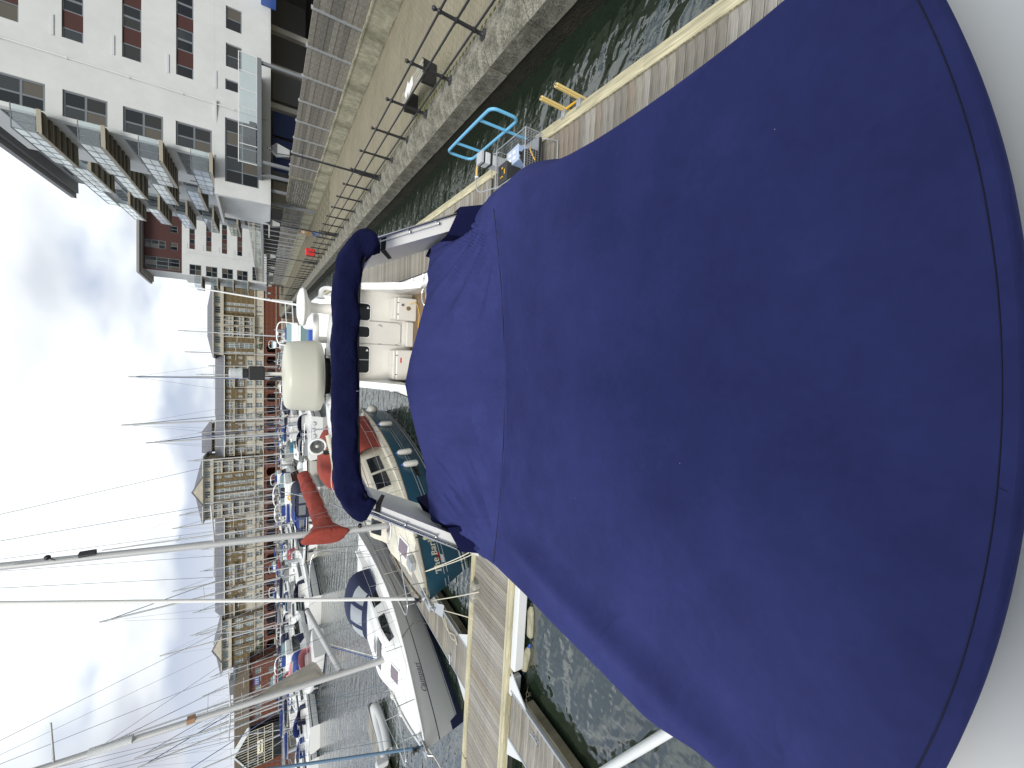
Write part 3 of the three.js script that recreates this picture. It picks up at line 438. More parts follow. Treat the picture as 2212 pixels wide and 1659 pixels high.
// ---------- things on the long pontoon ----------
{
  const blue = mat(.13, .4, .62, .35);
  const f = thing('guard_frame', 'light blue tubular guard frame standing on the pontoon edge behind the cart', 'guard frame');
  const x = 4.45, pt = (y, z) => [x, y, z], loop = [];
  for (const [y, z, a] of [[1.86 - .14, -6.77 - .14, 0], [1.86 - .14, -8.85 + .14, 1], [1.25 + .14, -8.85 + .14, 2], [1.25 + .14, -6.77 - .14, 3]]) for (let k = 0; k <= 6; k++) { const t = a * PI / 2 + k / 6 * PI / 2; loop.push(pt(y + .14 * Math.sin(t), z + .14 * Math.cos(t))); }
  G().tube(loop, .03, 160, 12, true).build('ring', blue, f);
  for (const z of [-7.27, -8.35]) G().cyl(pt(.5, z), pt(1.86, z), .028, .028, 12).lathe([[0, 0], [.07, 0], [.07, .012], [.03, .02]], x, .5, z, 14).build('upright', blue, f);
  const p = thing('power_pedestal', 'grey service pedestal with dark bands beside the blue guard frame', 'power pedestal', [4.1, .5, -7.95]);
  G().rbox(-.11, .11, 0, .72, -.12, .12, .02).build('body', mat(.5, .51, .53, .5), p); G().rbox(-.122, .122, .72, .76, -.13, .13, .01).build('band', M.black, p); G().rbox(-.12, .12, .76, .9, -.128, .128, .03).build('light_housing', mat(.55, .56, .58, .5), p); G().rbox(-.124, .124, .9, .935, -.13, .13, .012).build('band', M.black, p); G().prism([[-.12, .935, -.12], [.12, .935, -.12], [.12, .935, .12], [-.12, .935, .12]], [0, .05, 0]).build('cap', mat(.42, .43, .45, .5), p);
  // boarding ladder folded over the edge
  const ld = thing('boarding_ladder', 'yellow folding boarding ladder hooked over the pontoon edge', 'ladder'), yl = mat(.6, .46, .18, .5);
  for (const z of [-5.87, -6.31]) { G().rbox(4.64, 4.72, .3, 1.08, z - .022, z + .022, .006).rbox(4.66, 4.7, .3, 1.08, z - .05, z + .05, .006).build('stile', yl, ld); G().rbox(4.5, 4.66, .46, .56, z - .05, z + .05, .01).build('hinge_bracket', M.galv, ld); }
  G().cyl([4.68, .5, -5.87], [4.68, .5, -6.31], .022, .022, 10).build('rung', mat(.75, .42, .03, .45), ld);
  // wire cart
  const c = thing('wire_cart', 'galvanised wire mesh dock cart loaded with tools on the pontoon', 'cart', [3.88, .5, -7.2], .02);
  const X = .4, Z = .56, y0 = .28, y1 = .66, fr = G();
  for (const y of [y0, y1]) fr.poly([[-X, y, -Z], [X, y, -Z], [X, y, Z], [-X, y, Z]], .011, 6, true); for (const [a, b] of [[-X, -Z], [X, -Z], [X, Z], [-X, Z]]) fr.cyl([a, y0, b], [a, y1, b], .011);
  fr.build('cage_frame', M.galv, c);
  const ms = (n, fn) => { const g = G(); fn(g); return g.build(n, M.galv, c); };
  for (const s of [-1, 1]) { ms('side_mesh', g => { for (let i = 1; i < 24; i++) g.cyl([s * X, y0, -Z + i * Z / 12], [s * X, y1, -Z + i * Z / 12], .0028, .0028, 4); for (let i = 1; i < 6; i++) g.cyl([s * X, y0 + i * .063, -Z], [s * X, y0 + i * .063, Z], .0028, .0028, 4); }); ms('end_mesh', g => { for (let i = 1; i < 18; i++) g.cyl([-X + i * X / 9, y0, s * Z], [-X + i * X / 9, y1, s * Z], .0028, .0028, 4); for (let i = 1; i < 6; i++) g.cyl([-X, y0 + i * .063, s * Z], [X, y0 + i * .063, s * Z], .0028, .0028, 4); }); }
  G().box(-X, X, y0 - .004, y0 + .004, -Z, Z).build('floor_sheet', M.galv, c);
  for (const s of [-1, 1]) { const w = new THREE.Group(); w.name = 'wheel'; c.add(w); w.position.set(s * .45, .17, .1); G().add(new THREE.TorusGeometry(.13, .04, 10, 24), 0, 0, 0, 0, PI / 2).build('tyre', M.rubber, w); G().cyl([-.03, 0, 0], [.03, 0, 0], .095, .095, 16).build('rim', M.galv, w); }
  G().cyl([-.45, .17, .1], [.45, .17, .1], .012).cyl([-.25, .17, .1], [-.25, .28, .1], .012).cyl([.25, .17, .1], [.25, .28, .1], .012).build('axle', M.galv, c);
  G().tube([[-.3, .28, .56], [-.3, .15, .64], [-.3, .0, .68], [-.28, .02, .74], [.28, .02, .74], [.3, 0, .68], [.3, .15, .64], [.3, .28, .56]], .013, 50, 6).build('rest_leg', M.galv, c);
  G().tube([[-.36, .62, -.5], [-.37, .72, -.75], [-.35, .82, -1.02], [-.25, .86, -1.08], [.25, .86, -1.08], [.35, .82, -1.02], [.37, .72, -.75], [.36, .62, -.5]], .013, 70, 8).build('push_handle', M.galv, c);
  G().cyl([.36, .8, -.98], [.12, .865, -1.085], .0, .0).cyl([.02, .86, -1.08], [.25, .86, -1.08], .0175, .0175, 10).build('yellow_grip', M.yellow, c);
  G().lathe([[0, -.02], [.045, -.02], [.045, .02], [0, .02]], -.02, .86, -1.08, 16, 0, 0, PI / 2).build('lock_disc', M.gelOld, c);
  // load
  const tb = thing('tool_box', 'black and yellow plastic tool box standing in the wire cart', 'tool box', [3.72, .785, -7.5], .04);
  G().rbox(-.2, .2, 0, .3, -.17, .17, .025).build('body', M.rubber, tb); G().rbox(-.205, .205, .3, .37, -.175, .175, .02).build('lid', mat(.03, .03, .033, .6), tb);
  G().rbox(-.1, -.075, .37, .39, -.05, .05, .006).rbox(.075, .1, .37, .39, -.05, .05, .006).build('yellow_latch', M.yellow, tb); G().tube([[-.09, .37, 0], [-.08, .41, 0], [.08, .41, 0], [.09, .37, 0]], .012, 20, 8).build('handle', M.black, tb); G().box(-.05, .05, .371, .375, .09, .12).build('badge', M.yellow, tb);
  const cb = thing('clear_crate', 'clear blue plastic organiser box inside the wire cart', 'storage box', [4.03, .785, -7.32], .1);
  G().rbox(-.16, .16, 0, .22, -.22, .22, .02).build('body', mat(.3, .4, .6, .3), cb); G().rbox(-.165, .165, .22, .24, -.225, .225, .01).build('lid', mat(.45, .53, .68, .2), cb); for (let i = 0; i < 4; i++) G().rbox(-.1 + (i % 2) * .12, -.03 + (i % 2) * .12, .24, .25, -.14 + (i >> 1) * .16, -.05 + (i >> 1) * .16, .004).build('divider', M.gel, cb);
  const bg = thing('tool_bag', 'crumpled black tool bag with yellow trim in the wire cart', 'bag', [3.86, .785, -6.86], .5);
  const bf = (u, v) => { const a = u * 2 * PI, b = v * PI / 2, r = Math.cos(b) * (1 + .35 * fbm(Math.cos(a) * 1.5, Math.sin(a) * 1.5, v * 2, 3)); return [.24 * r * Math.cos(a), .3 * Math.sin(b) * (1 + .3 * fbm(a, v * 3, 4, 2)), .16 * r * Math.sin(a)]; };
  put('body', sheet(bf, 28, 14), M.rubber, bg); G().tube([[-.2, .12, .13], [0, .2, .17], [.2, .1, .12]], .014, 20).build('trim', M.yellow, bg); G().tube([[-.1, .25, 0], [-.05, .36, .03], [.06, .35, .02], [.1, .24, 0]], .012, 20).build('strap', M.black, bg);
  G().box(3.55, 4.2, .79, .83, -6.62, -6.67).build('tool_case', M.black).userData = { label: 'flat black tool case at the near end of the wire cart', category: 'tool case' };
}
// ---------- buildings ----------
function wallPanel(name, parent, x0, x1, y0, y1, holes, thick, m) { // upright wall in the x-y plane, face at z = 0, with real openings
  const s = new THREE.Shape([[x0, y0], [x1, y0], [x1, y1], [x0, y1]].map(p => new THREE.Vector2(...p)));
  for (const h of holes) { const [a, b, c, d, arch] = h, p = new THREE.Path(); p.moveTo(a, c); p.lineTo(a, arch ? d - (b - a) / 2 * arch : d); if (arch) { const n = 8, r = (b - a) / 2, cy = d - r * arch; for (let i = 1; i < n; i++) { const t = PI - i / n * PI; p.lineTo((a + b) / 2 + r * Math.cos(t), cy + r * arch * Math.sin(t)); } p.lineTo(b, cy); } else p.lineTo(b, d); p.lineTo(b, c); p.lineTo(a, c); s.holes.push(p); }
  const g = new THREE.ExtrudeGeometry(s, { depth: thick, bevelEnabled: false }); g.translate(0, 0, -thick); return put(name, uvMetres(g), m, parent);
}
const winCache = {};
function windowUnit(parent, x0, x1, y0, y1, z, o = {}) { // frame + panes set back in an opening
  const { cols = 2, rows = 2, bar = .07, fm = M.frame, pm = M.pane, arch = 0, rot = 0, one = false } = o, w = +(x1 - x0).toFixed(2), h = +(y1 - y0).toFixed(2), key = [w, h, cols, rows, bar, arch].join();
  const c = winCache[key] ??= (() => {
    const f = G(), d = .06, r = w / 2, hb = arch ? h - r * arch : h;
    f.box(0, w, 0, bar, -d, 0).box(0, bar, bar, hb, -d, 0).box(w - bar, w, bar, hb, -d, 0); if (!arch) f.box(bar, w - bar, h - bar, h, -d, 0); else { const n = 8; for (let i = 0; i < n; i++) { const t = i / n * PI, u = (i + 1) / n * PI; f.prism([[r + r * Math.cos(t), hb + r * arch * Math.sin(t), -d], [r + r * Math.cos(u), hb + r * arch * Math.sin(u), -d], [r + (r - bar) * Math.cos(u), hb + (r - bar) * arch * Math.sin(u), -d], [r + (r - bar) * Math.cos(t), hb + (r - bar) * arch * Math.sin(t), -d]], [0, 0, d]); } }
    for (let i = 1; i < cols; i++) f.box(w * i / cols - bar / 2, w * i / cols + bar / 2, bar, h - bar * 1.2, -d + .002, -.004); for (let j = 1; j < rows; j++) f.box(bar, w - bar, hb * j / rows - bar / 2, hb * j / rows + bar / 2, -d + .004, -.006);
    let pane; if (arch) { const s = new THREE.Shape(); s.moveTo(0, 0); s.lineTo(0, hb); for (let i = 1; i <= 8; i++) { const t = PI - i / 8 * PI; s.lineTo(r + r * Math.cos(t), hb + r * arch * Math.sin(t)); } s.lineTo(w, 0); const g = new THREE.ExtrudeGeometry(s, { depth: .02, bevelEnabled: false }); g.translate(0, 0, -.05); pane = [uvMetres(g)]; }
    else if (one) pane = [G().box(.01, w - .01, .01, h - .01, -.05, -.03).geo()];
    else { pane = []; for (let i = 0; i < cols; i++) for (let j = 0; j < rows; j++) pane.push(G().box(w * i / cols + .01, w * (i + 1) / cols - .01, hb * j / rows + .01, hb * (j + 1) / rows - .01, -.045, -.03).geo()); }
    return { f: f.geo(), pane };
  })();
  const m = put('window', c.f, fm, parent); m.position.set(x0, y0, z); m.rotation.y = rot;
  c.pane.forEach((g, i) => put('pane', g, Array.isArray(pm) ? pm[(i * 7 + Math.abs(x0 * 13 + y0 * 5 | 0)) % pm.length] : pm, m));
  return m;
}
const paneMix = [M.pane, phys(.02, .022, .02, .05, { specularIntensity: .6 }), phys(.07, .06, .045, .1), M.pane, phys(.012, .017, .02, .04)];
const railGlass = phys(.82, .87, .88, .03, { transmission: 1, thickness: 0, ior: 1.75 });
const slatM = mat(.2, .17, .125, .8, { map: T.wood });
// balcony: slab with slatted soffit and glass rail, projecting to -x from x = xi (world frame)
function balcony(parent, xo, xi, z0, z1, y, far = false) {
  const b = new THREE.Group(); b.name = 'balcony'; parent.add(b);
  G().box(xo, xi, y, y + .1, z0, z1).box(xo - .004, xo + .06, y - .13, y + .105, z0, z1).box(xo + .06, xi, y - .13, y - .002, z0 + .002, z0 - .06).box(xo + .06, xi, y - .13, y - .002, z1 - .002, z1 + .06).build('slab', mat(.3, .275, .22, .8), b);
  const s = G(), n = far ? 4 : 6; for (let i = 0; i < n; i++) { const z = lerp(z0 - .1, z1 + .1, (i + .5) / n); s.box(xo + .06, xi, y - .12, y - .004, z - .22, z + .22); } s.build('soffit_joists', slatM, b).userData.kind = 'stuff';
  const r = G(), hY = y + 1.2, np = far ? 4 : 5; for (let i = 0; i <= np; i++) { const z = lerp(z0 - .03, z1 + .03, i / np); r.box(xo, xo + .05, y + .1, hY, z - .025, z + .025); } for (let i = 1; i < 3; i++) r.box(lerp(xo, xi, i / 3) - .02, lerp(xo, xi, i / 3) + .02, y + .1, hY, z0 - .05, z0); r.box(xo - .012, xo + .062, hY, hY + .05, z0 + .01, z1 - .01).box(xo + .062, xi, hY, hY + .05, z0 - .05, z0); r.box(xo + .005, xo + .03, y + .62, y + .66, z0, z1); r.build('rail', M.frame, b);
  for (let i = 0; i < np; i++) G().box(xo + .015, xo + .03, y + .16, hY - .05, lerp(z0, z1, i / np) - .04, lerp(z0, z1, (i + 1) / np) + .04).build('glass_panel', railGlass, b);
  G().box(xo + .06, xi - .03, y + .16, hY - .05, z0 - .035, z0 - .02).build('glass_panel', railGlass, b);
  return b;
}
function facadeThing(name, label, D, cat = 'apartment block') { return thing(name, label, cat, world(0, 0, D), YAW); }
const wLocal = D => { const m = new THREE.Matrix4().makeRotationY(YAW).setPosition(...world(0, 0, D)); return m.invert(); };
// white apartment block, near one
const blockA = facadeThing('apartment_block', 'white rendered apartment block with red window panels above the boarded wall', 40);
const sideA = new THREE.Group(); scene.add(sideA);
{
  const strips = [], bigs = [], lows = [[29.6, 31.5, 7.07, 8.15], [26.45, 28.4, 7.07, 8.15], [24.52, 25.4, 7.25, 8.18], [16.85, 22.18, 5.85, 8.2]];
  for (const y of [10.25, 13.33, 16.4, 19.45]) strips.push([24.4, 32.6, y, y + 1.06]);
  for (const y of [9.07, 12.08, 15.16, 18.24]) bigs.push([18.62, 20.75, y, y + 2.26]);
  wallPanel('wall', blockA, 18.47, 46, 8.9, 21.8, [...strips, ...bigs], .35, M.stucco);
  wallPanel('base_wall', blockA, 15.65, 46, 5.1, 8.897, lows, .35, M.stucco);
  G().box(15.65, 46, 4.98, 5.095, -9, 0).box(21, 46, 4.98, 5.095, -14.4, -9).box(15.66, 18.6, 8.7, 8.89, -7, -.36).build('soffit', mat(.5, .5, .49, .8), blockA);
  // strip windows: panes between dark red panels
  const pat = [[24.4, 25.3, 0], [25.3, 26.5, 1], [26.5, 27.35, 0], [27.35, 28.2, 0], [28.2, 29.25, 1], [29.25, 30.2, 0], [30.2, 31.1, 0], [31.1, 32.6, 1]];
  strips.forEach(([a, b, c, d], k) => { const sh = [0, .25, -.1, .3][k]; for (let [p, q, red] of pat) { p = clamp(p + (p > 24.5 ? sh : 0), a, b); q = clamp(q + (q < 32.5 ? sh : 0), a, b); if (red) { G().box(p, q, c, d, -.16, -.1).build('red_panel', M.redPanel, blockA); } else windowUnit(blockA, p, q, c, d, -.1, { cols: 1, rows: 1, bar: .08, pm: paneMix[(k * 3 + p * 2 | 0) % 5] }); } });
  bigs.forEach(([a, b, c, d], k) => windowUnit(blockA, a, b, c, d, -.1, { cols: 2, rows: 2, bar: .12, pm: paneMix }));
  windowUnit(blockA, 29.6, 31.5, 7.07, 8.15, -.1, { cols: 2, rows: 1, bar: .08, pm: paneMix }); windowUnit(blockA, 26.45, 28.4, 7.07, 8.15, -.1, { cols: 2, rows: 1, bar: .08, pm: paneMix }); windowUnit(blockA, 24.52, 25.4, 7.25, 8.18, -.1, { cols: 1, rows: 1, bar: .08, pm: paneMix });
  windowUnit(blockA, 16.85, 22.18, 5.85, 8.2, -.1, { cols: 5, rows: 2, bar: .09, pm: paneMix });
  for (const y of [8.82, 11.8, 14.86, 17.9]) G().box(24.3, 25.75, y - .07, y + .07, .002, .05).build('vent_slot', mat(.5, .5, .52, .6), blockA);
  const pipe = G().cyl([22.98, 5.2, .09], [22.98, 21.7, .09], .045, .045, 10); for (const y of [7.6, 10.9, 14, 17.2, 20.3]) pipe.cyl([22.98, y - .05, .09], [22.98, y + .05, .09], .075, .075, 10); pipe.build('downpipe', mat(.6, .6, .6, .5), blockA);
  // side wall along the quay, recessed wing beyond, roof
  const W = sideA, x1 = 14.25;
  G().box(x1, x1 + .3, 8.9, 21.8, -41.6, -50).box(11.75, 12.05, 5.1, 8.88, -41.9, -50.2).box(x1 + .3, 19.2, 5.1, 21.8, -49.7, -50).box(19.2, 19.5, 5.1, 24.6, -50, -88).box(12.05, 19, 8.75, 8.9, -42, -50).box(12.05, 19, 5.1, 8.7, -49.9, -50.2).build('quay_side_wall', M.stucco, W);
  for (const y of [9.05, 12.05, 15.15, 18.2]) { balcony(W, 12.67, x1 - .004, -40.55, -46.8, y); const m = windowUnit(W, 0, 5.4, y + .1, y + 2.3, 0, { cols: 3, rows: 1, bar: .1, pm: paneMix }); m.position.set(x1 - .03, y + .1, -46.6); m.rotation.y = -PI / 2; m.position.z = -47.2; m.rotation.y = -PI / 2; G().box(x1 - .06, x1 - .004, y + 1.2, y + 2.3, -48.9, -49.02).build('wall_lamp', M.frame, W); }
  for (const [zo, z1, xo] of [[-61.5, -69.5, 16.6], [-76, -85, 17]]) for (const y of [9.05, 12.05, 15.15, 18.2, 21.3]) { balcony(W, xo, 19.19, zo, z1, y, true); const m = windowUnit(W, 0, 6, y + .1, y + 2.3, 0, { cols: 4, rows: 1, bar: .1, pm: paneMix }); m.position.set(19.17, y + .1, (zo + z1) / 2 + 3); m.rotation.y = PI / 2; m.position.x = 19.17; m.rotation.y = -PI / 2; m.position.z = (zo + z1) / 2 - 3; }
  for (const z of [-53.5, -57.5, -72.5]) for (const y of [9.3, 12.3, 15.4, 18.5]) { const m = windowUnit(W, 0, 1.8, y, y + 1.5, 0, { cols: 2, rows: 1, bar: .09, pm: paneMix }); m.position.set(19.17, y, z - .9); m.rotation.y = -PI / 2; }
  G().box(19.5, 46, 5.1, 24.5, -51, -87.9).build('rear_mass', M.stucco, W);
  G().box(20.6, 46, 24.6, 28.4, -44, -84).box(19.0, 46, 21.9, 22.1, -44, -86).build('penthouse_wall', mat(.42, .43, .44, .7), W);
  for (let i = 0; i < 8; i++) { const m = windowUnit(W, 0, 3.2, 24.9, 27.9, 0, { cols: 2, rows: 2, bar: .1, pm: paneMix }); m.position.set(20.57, 24.9, -49.5 - i * 4.4); m.rotation.y = -PI / 2; }
  G().box(18.6, 46, 28.8, 29.35, -42, -85).box(19.2, 46, 28.4, 28.795, -43, -84.4).build('roof', mat(.16, .16, .165, .6), W);
  const tr = G(); for (let i = 0; i <= 17; i++) { const z = -50.5 - i * 2.1; tr.box(18.9, 18.95, 24.6, 25.7, z - .025, z + .025); } tr.box(18.88, 18.97, 25.7, 25.76, -50.4, -86.4).build('terrace_rail', M.frame, W);
  for (let i = 0; i < 17; i++) G().box(18.92, 18.935, 24.65, 25.65, -50.56 - i * 2.1, -52.54 - i * 2.1).build('glass_panel', railGlass, W);
  G().box(18.85, 20.6, 24.5, 24.62, -50.2, -86.6).build('terrace_slab', M.stucco, W);
  // first floor terrace on steel posts in front
  const dk = G().box(17.6, 26.4, 5.64, 5.94, .02, 2.5).build('terrace_deck', M.frame, blockA);
  for (const [x, z] of [[26.2, 2.3], [18.1, 2.3], [17.7, 1.0], [17.1, -.4], [16.6, -2]]) G().box(x - .11, x + .11, 1.2, 5.655, z - .11, z + .11).build('steel_post', mat(.16, .17, .18, .5), blockA);
  const rl = G(); for (let i = 0; i <= 6; i++) rl.box(17.65 + i * 1.45, 17.7 + i * 1.45, 5.94, 7.14, 2.42, 2.47); rl.box(17.6, 26.4, 7.14, 7.2, 2.4, 2.49).build('terrace_handrail', mat(.6, .6, .6, .4), blockA);
  for (let i = 0; i < 6; i++) G().box(17.72 + i * 1.45, 19.07 + i * 1.45, 6.0, 7.1, 2.435, 2.45).build('glass_panel', railGlass, blockA);
  G().rbox(20.6, 21.8, 5.985, 6.5, .6, 1.2, .05).rbox(20.6, 21.8, 6.5, 6.95, .6, .7, .05).build('terrace_seat', M.black, blockA);
  // undercroft: dark back wall, blue shutters, columns
  G().box(21, 46, 1.2, 4.975, -14.4, -14).box(46, 46.3, 1.2, 4.975, -14, 0).build('undercroft_wall', mat(.33, .32, .29, .9), blockA);
  for (const [a, b, m] of [[22.5, 26, M.blue], [26.3, 29.6, M.blue], [30, 33, mat(.2, .2, .2, .6)], [18.6, 21.4, mat(.4, .37, .28, .8)]]) G().box(a, b, 1.2, 4.7, -8.1, -8).build('shutter', m === M.blue ? mat(.03, .06, .22, .5) : m, blockA);
  for (const x of [21.9, 26.15, 29.8, 33.4]) G().box(x - .25, x + .25, 1.2, 4.975, -3.2, -2.7).build('column', mat(.36, .345, .3, .9), blockA);
  G().box(32.8, 46, 4.6, 5.7, .05, 1.6).build('blue_fascia', mat(.05, .12, .4, .4), blockA);
}
scene.updateMatrixWorld(true); while (sideA.children.length) blockA.attach(sideA.children[0]); scene.remove(sideA);
// second block, same family with a red top
const blockB = facadeThing('apartment_block', 'far white apartment block with dark red top storeys and flat overhanging roof', 118);
{
  const strips = [10.2, 13.26, 16.3, 19.42].map(y => [31.9, 39, y, y + 1.02]), bigs = [9.06, 12.07, 15.15, 18.22].map(y => [25.85, 28.3, y, y + 2.2]), low = [[26.2, 29.6, 5.86, 8.1]];
  wallPanel('wall', blockB, 25.7, 62, 5.3, 21.8, [...strips, ...bigs, ...low], .4, M.stucco);
  const tops = [[30.95, 32.8, 24.7, 28.25], [26.3, 29, 22.2, 28.25], [31, 32.75, 22.55, 23.9], [35.05, 36.6, 22.55, 23.9]];
  wallPanel('red_wall', blockB, 26, 62, 21.804, 28.4, tops, .4, M.redPanel);
  tops.forEach(([a, b, c, d], i) => windowUnit(blockB, a, b, c, d, -.12, { cols: i == 1 ? 3 : 2, rows: i > 1 ? 1 : 3, bar: .1, pm: paneMix }));
  strips.forEach(([a, b, c, d], k) => { for (let i = 0; i < 6; i++) { const p = a + i * 1.18, q = p + 1.18; if (i % 2 == (k + 1) % 2) G().box(p, q, c, d, -.16, -.1).build('red_panel', M.redPanel, blockB); else windowUnit(blockB, p, q, c, d, -.1, { cols: 1, rows: 1, bar: .09, pm: paneMix[(i + k) % 5] }); } });
  bigs.forEach(([a, b, c, d]) => windowUnit(blockB, a, b, c, d, -.1, { cols: 2, rows: 2, bar: .12, pm: paneMix })); windowUnit(blockB, 26.2, 29.6, 5.86, 8.1, -.1, { cols: 4, rows: 1, bar: .1, pm: paneMix });
  for (const y of [8.85, 11.8, 14.85, 17.9, 20.9]) G().box(31.9, 33.2, y - .07, y + .07, .002, .05).build('vent_slot', mat(.5, .5, .52, .6), blockB);
  G().cyl([30.88, 5.6, .09], [30.88, 21.5, .09], .05, .05, 8).build('downpipe', mat(.6, .6, .6, .5), blockB);
  G().box(25.7, 26.1, 5.3, 21.8, -.41, -9).box(26.3, 26.6, 21.8, 28.4, -.41, -9).build('quay_side_wall', M.stucco, blockB);
  G().box(24.6, 62, 28.75, 29.2, -10, 2).box(25, 62, 28.402, 28.748, -9.5, 1.2).build('roof', mat(.22, .21, .2, .6), blockB);
  for (const y of [9.05, 12.05, 15.15, 18.2]) balcony(blockB, 23.3, 25.69, .3, -5.5, y, true);
  G().box(25.5, 62, 5.05, 5.295, -20, .3).build('soffit', mat(.5, .5, .49, .8), blockB); G().box(29, 62, 1.2, 5.04, -16, -15.6).build('undercroft_wall', mat(.33, .32, .29, .9), blockB); for (let i = 0; i < 5; i++) G().box(26 + i * 4, 26.5 + i * 4, 1.2, 5.04, -.9, -.4).build('column', mat(.3, .29, .26, .9), blockB);
}
// raised glass-railed deck on slim poles between the two blocks
{
  const d = thing('raised_deck', 'raised deck with glass rail on slim steel poles along the boarded wall', 'deck'), z0 = -50.3, z1 = -108;
  G().box(12.3, 18.6, 5.58, 5.86, z0, z1).build('deck_slab', mat(.33, .34, .35, .6), d);
  for (let z = z0 - .3, i = 0; z > z1; z -= 2.6, i++) G().cyl([12.5, 1.2, z], [12.5, 5.575, z], .05, .05, 8).build('pole', M.galv, d);
  const r = G(); for (let z = z0; z > z1; z -= 1.7) r.box(12.36, 12.4, 5.86, 6.95, z - .02, z + .02); r.box(12.34, 12.42, 6.95, 7.0, z0, z1).build('handrail', mat(.55, .56, .57, .4), d);
  for (let i = 0; i < 17; i++) G().box(12.37, 12.385, 5.9, 6.92, z0 - i * 3.4 - .04, z0 - i * 3.4 - 3.36).build('glass_panel', railGlass, d);
  const pl = ['blue_banner', mat(.05, .14, .42, .6)]; G().box(14.2, 14.3, 5.9, 8.4, -52, -56).build(...pl, d); G().box(14.2, 14.3, 5.9, 7.6, -57, -63).build('red_screen', M.redPanel, d);
  G().box(18.6, 19, 1.2, 5.57, z0, z1).build('undercroft_wall', mat(.33, .32, .29, .9), d);
}
// boarded wall along the path
const bwall = thing('boarded_wall', 'grey horizontal board wall on a streaked concrete plinth behind the quay path', 'boundary wall');
{
  const X = 12.5, bm = [[.38, .35, .3], [.32, .295, .25], [.43, .4, .34], [.28, .26, .225]].map(c => mat(...c, .9, { map: T.woodZ, bumpMap: B.rough, bumpScale: .004 }));
  for (const [a, b] of [[-2, -14.4], [-14.41, -25.9], [-25.91, -36.4], [-36.41, -44.6], [-44.61, -70], [-70.01, -112]]) G().box(X, X + .35, 1.16, 2.06, a, b).box(X - .03, X + .36, 2.0, 2.075, a, b).build('plinth', M.concStain, bwall);
  const bg = uvMetres(new RoundedBoxGeometry(.05, .192, 2.26, 1, .01)), z0 = -9.9;
  const panel = (z, n) => { for (let i = 0; i < 9; i++) { const m = put('board', bg, bm[(i * 3 + n * 5 + (rnd() * 4 | 0)) % 4], bwall); m.position.set(X + .08 + (i % 2) * .012, 2.18 + i * .198, z - 1.15); } G().box(X - .01, X + .12, 2.08, 3.92, z - .03, z + .03).build('steel_post', M.galv, bwall); };
  for (let i = 0; i < 11; i++) panel(-11.05 - i * 2.3, i); for (let i = 0; i < 14; i++) panel(-44.95 - i * 2.3, i);
  const far = G(); for (let i = 0; i < 9; i++) far.box(X + .06, X + .11, 2.09 + i * .198, 2.28 + i * .198, -77.3, -112); const fb = far.build('far_boards', bm[1], bwall); fb.userData.kind = 'stuff';
  // rubble stone panel in a concrete frame
  G().box(X - .02, X + .3, 2.08, 2.3, -36.5, -44.6).box(X - .02, X + .3, 3.6, 3.78, -36.5, -44.6).box(X - .02, X + .3, 2.3, 3.6, -36.5, -36.8).box(X - .02, X + .3, 2.3, 3.6, -44.3, -44.6).build('stone_panel_frame', M.conc, bwall);
  G().box(X + .08, X + .25, 2.3, 3.6, -36.8, -44.3).build('mortar', mat(.3, .29, .25, .95), bwall);
  const st = G(), sg = new THREE.IcosahedronGeometry(1, 0); for (let z = -36.9; z > -44.2; z -= .24) for (let y = 2.4; y < 3.58; y += .17) { const g = sg.clone(); g.scale(.05, rr(.07, .1), rr(.09, .15)); st.add(g, X + .07, y + rr(-.03, .03), z + rr(-.05, .05), rr(-.3, .3)); } const sb = st.build('rubble_stone', mat(.34, .335, .3, .95, { map: T.speck }), bwall); sb.userData.kind = 'stuff';
}
// cars in the undercroft
{
  const car = (label, x, z, ry, m) => { const c = thing('parked_car', label, 'car', [x, 1.2, z], ry, 'cars parked under the apartment block');
    const prof = [[-2.1, .35], [-2.15, .75], [-1.95, .95], [-1.35, 1.02], [-.75, 1.42], [.75, 1.46], [1.5, 1.05], [2.05, .95], [2.15, .6], [2.1, .35]];
    const ex = (p, w, n, mm, par) => { const g = new THREE.ExtrudeGeometry(new THREE.Shape(p.map(q => new THREE.Vector2(...q))), { depth: w, bevelEnabled: true, bevelSize: .05, bevelThickness: .05, bevelSegments: 2 }); g.translate(0, 0, -w / 2); return put(n, uvMetres(g), mm, par); };
    ex(prof, 1.64, 'body', m, c); for (const s of [-1, 1]) G().prism([[-1.2, 1.04, s * .875], [-.68, 1.36, s * .875], [.68, 1.4, s * .875], [1.3, 1.06, s * .875]], [0, 0, s * .006]).build('side_window', M.glass, c);
    G().quad([-1.36, 1.06, .7], [-1.36, 1.06, -.7], [-.8, 1.44, -.62], [-.8, 1.44, .62]).build('windscreen', M.glass, c).position.set(-.05, .03, 0);
    for (const [a, b] of [[-1.35, .84], [-1.35, -.84], [1.35, .84], [1.35, -.84]]) { const w = G().add(new THREE.TorusGeometry(.24, .09, 8, 20), a, .33, b).build('tyre', M.rubber, c); G().cyl([a, .33, b - .05], [a, .33, b + .05], .19, .19, 14).build('rim', M.alu, w); } for (const s of [-1, 1]) G().rbox(-2.2, -2.1, .68, .82, s * .75 - .15, s * .75 + .15, .03).build('headlight', M.clear, c); return c; };
  car('black hatchback parked behind the boarded wall', 17.6, -24.5, PI / 2 + .1, mat(.012, .013, .015, .2));
  car('dark grey car parked behind the boarded wall', 18.2, -29.6, PI / 2, mat(.05, .052, .055, .25));
  G().box(14, 32, 1.17, 1.204, -14, -36).build('parking_ground', mat(.16, .155, .14, .95, { map: T.speck })).userData = { kind: 'structure' };
}
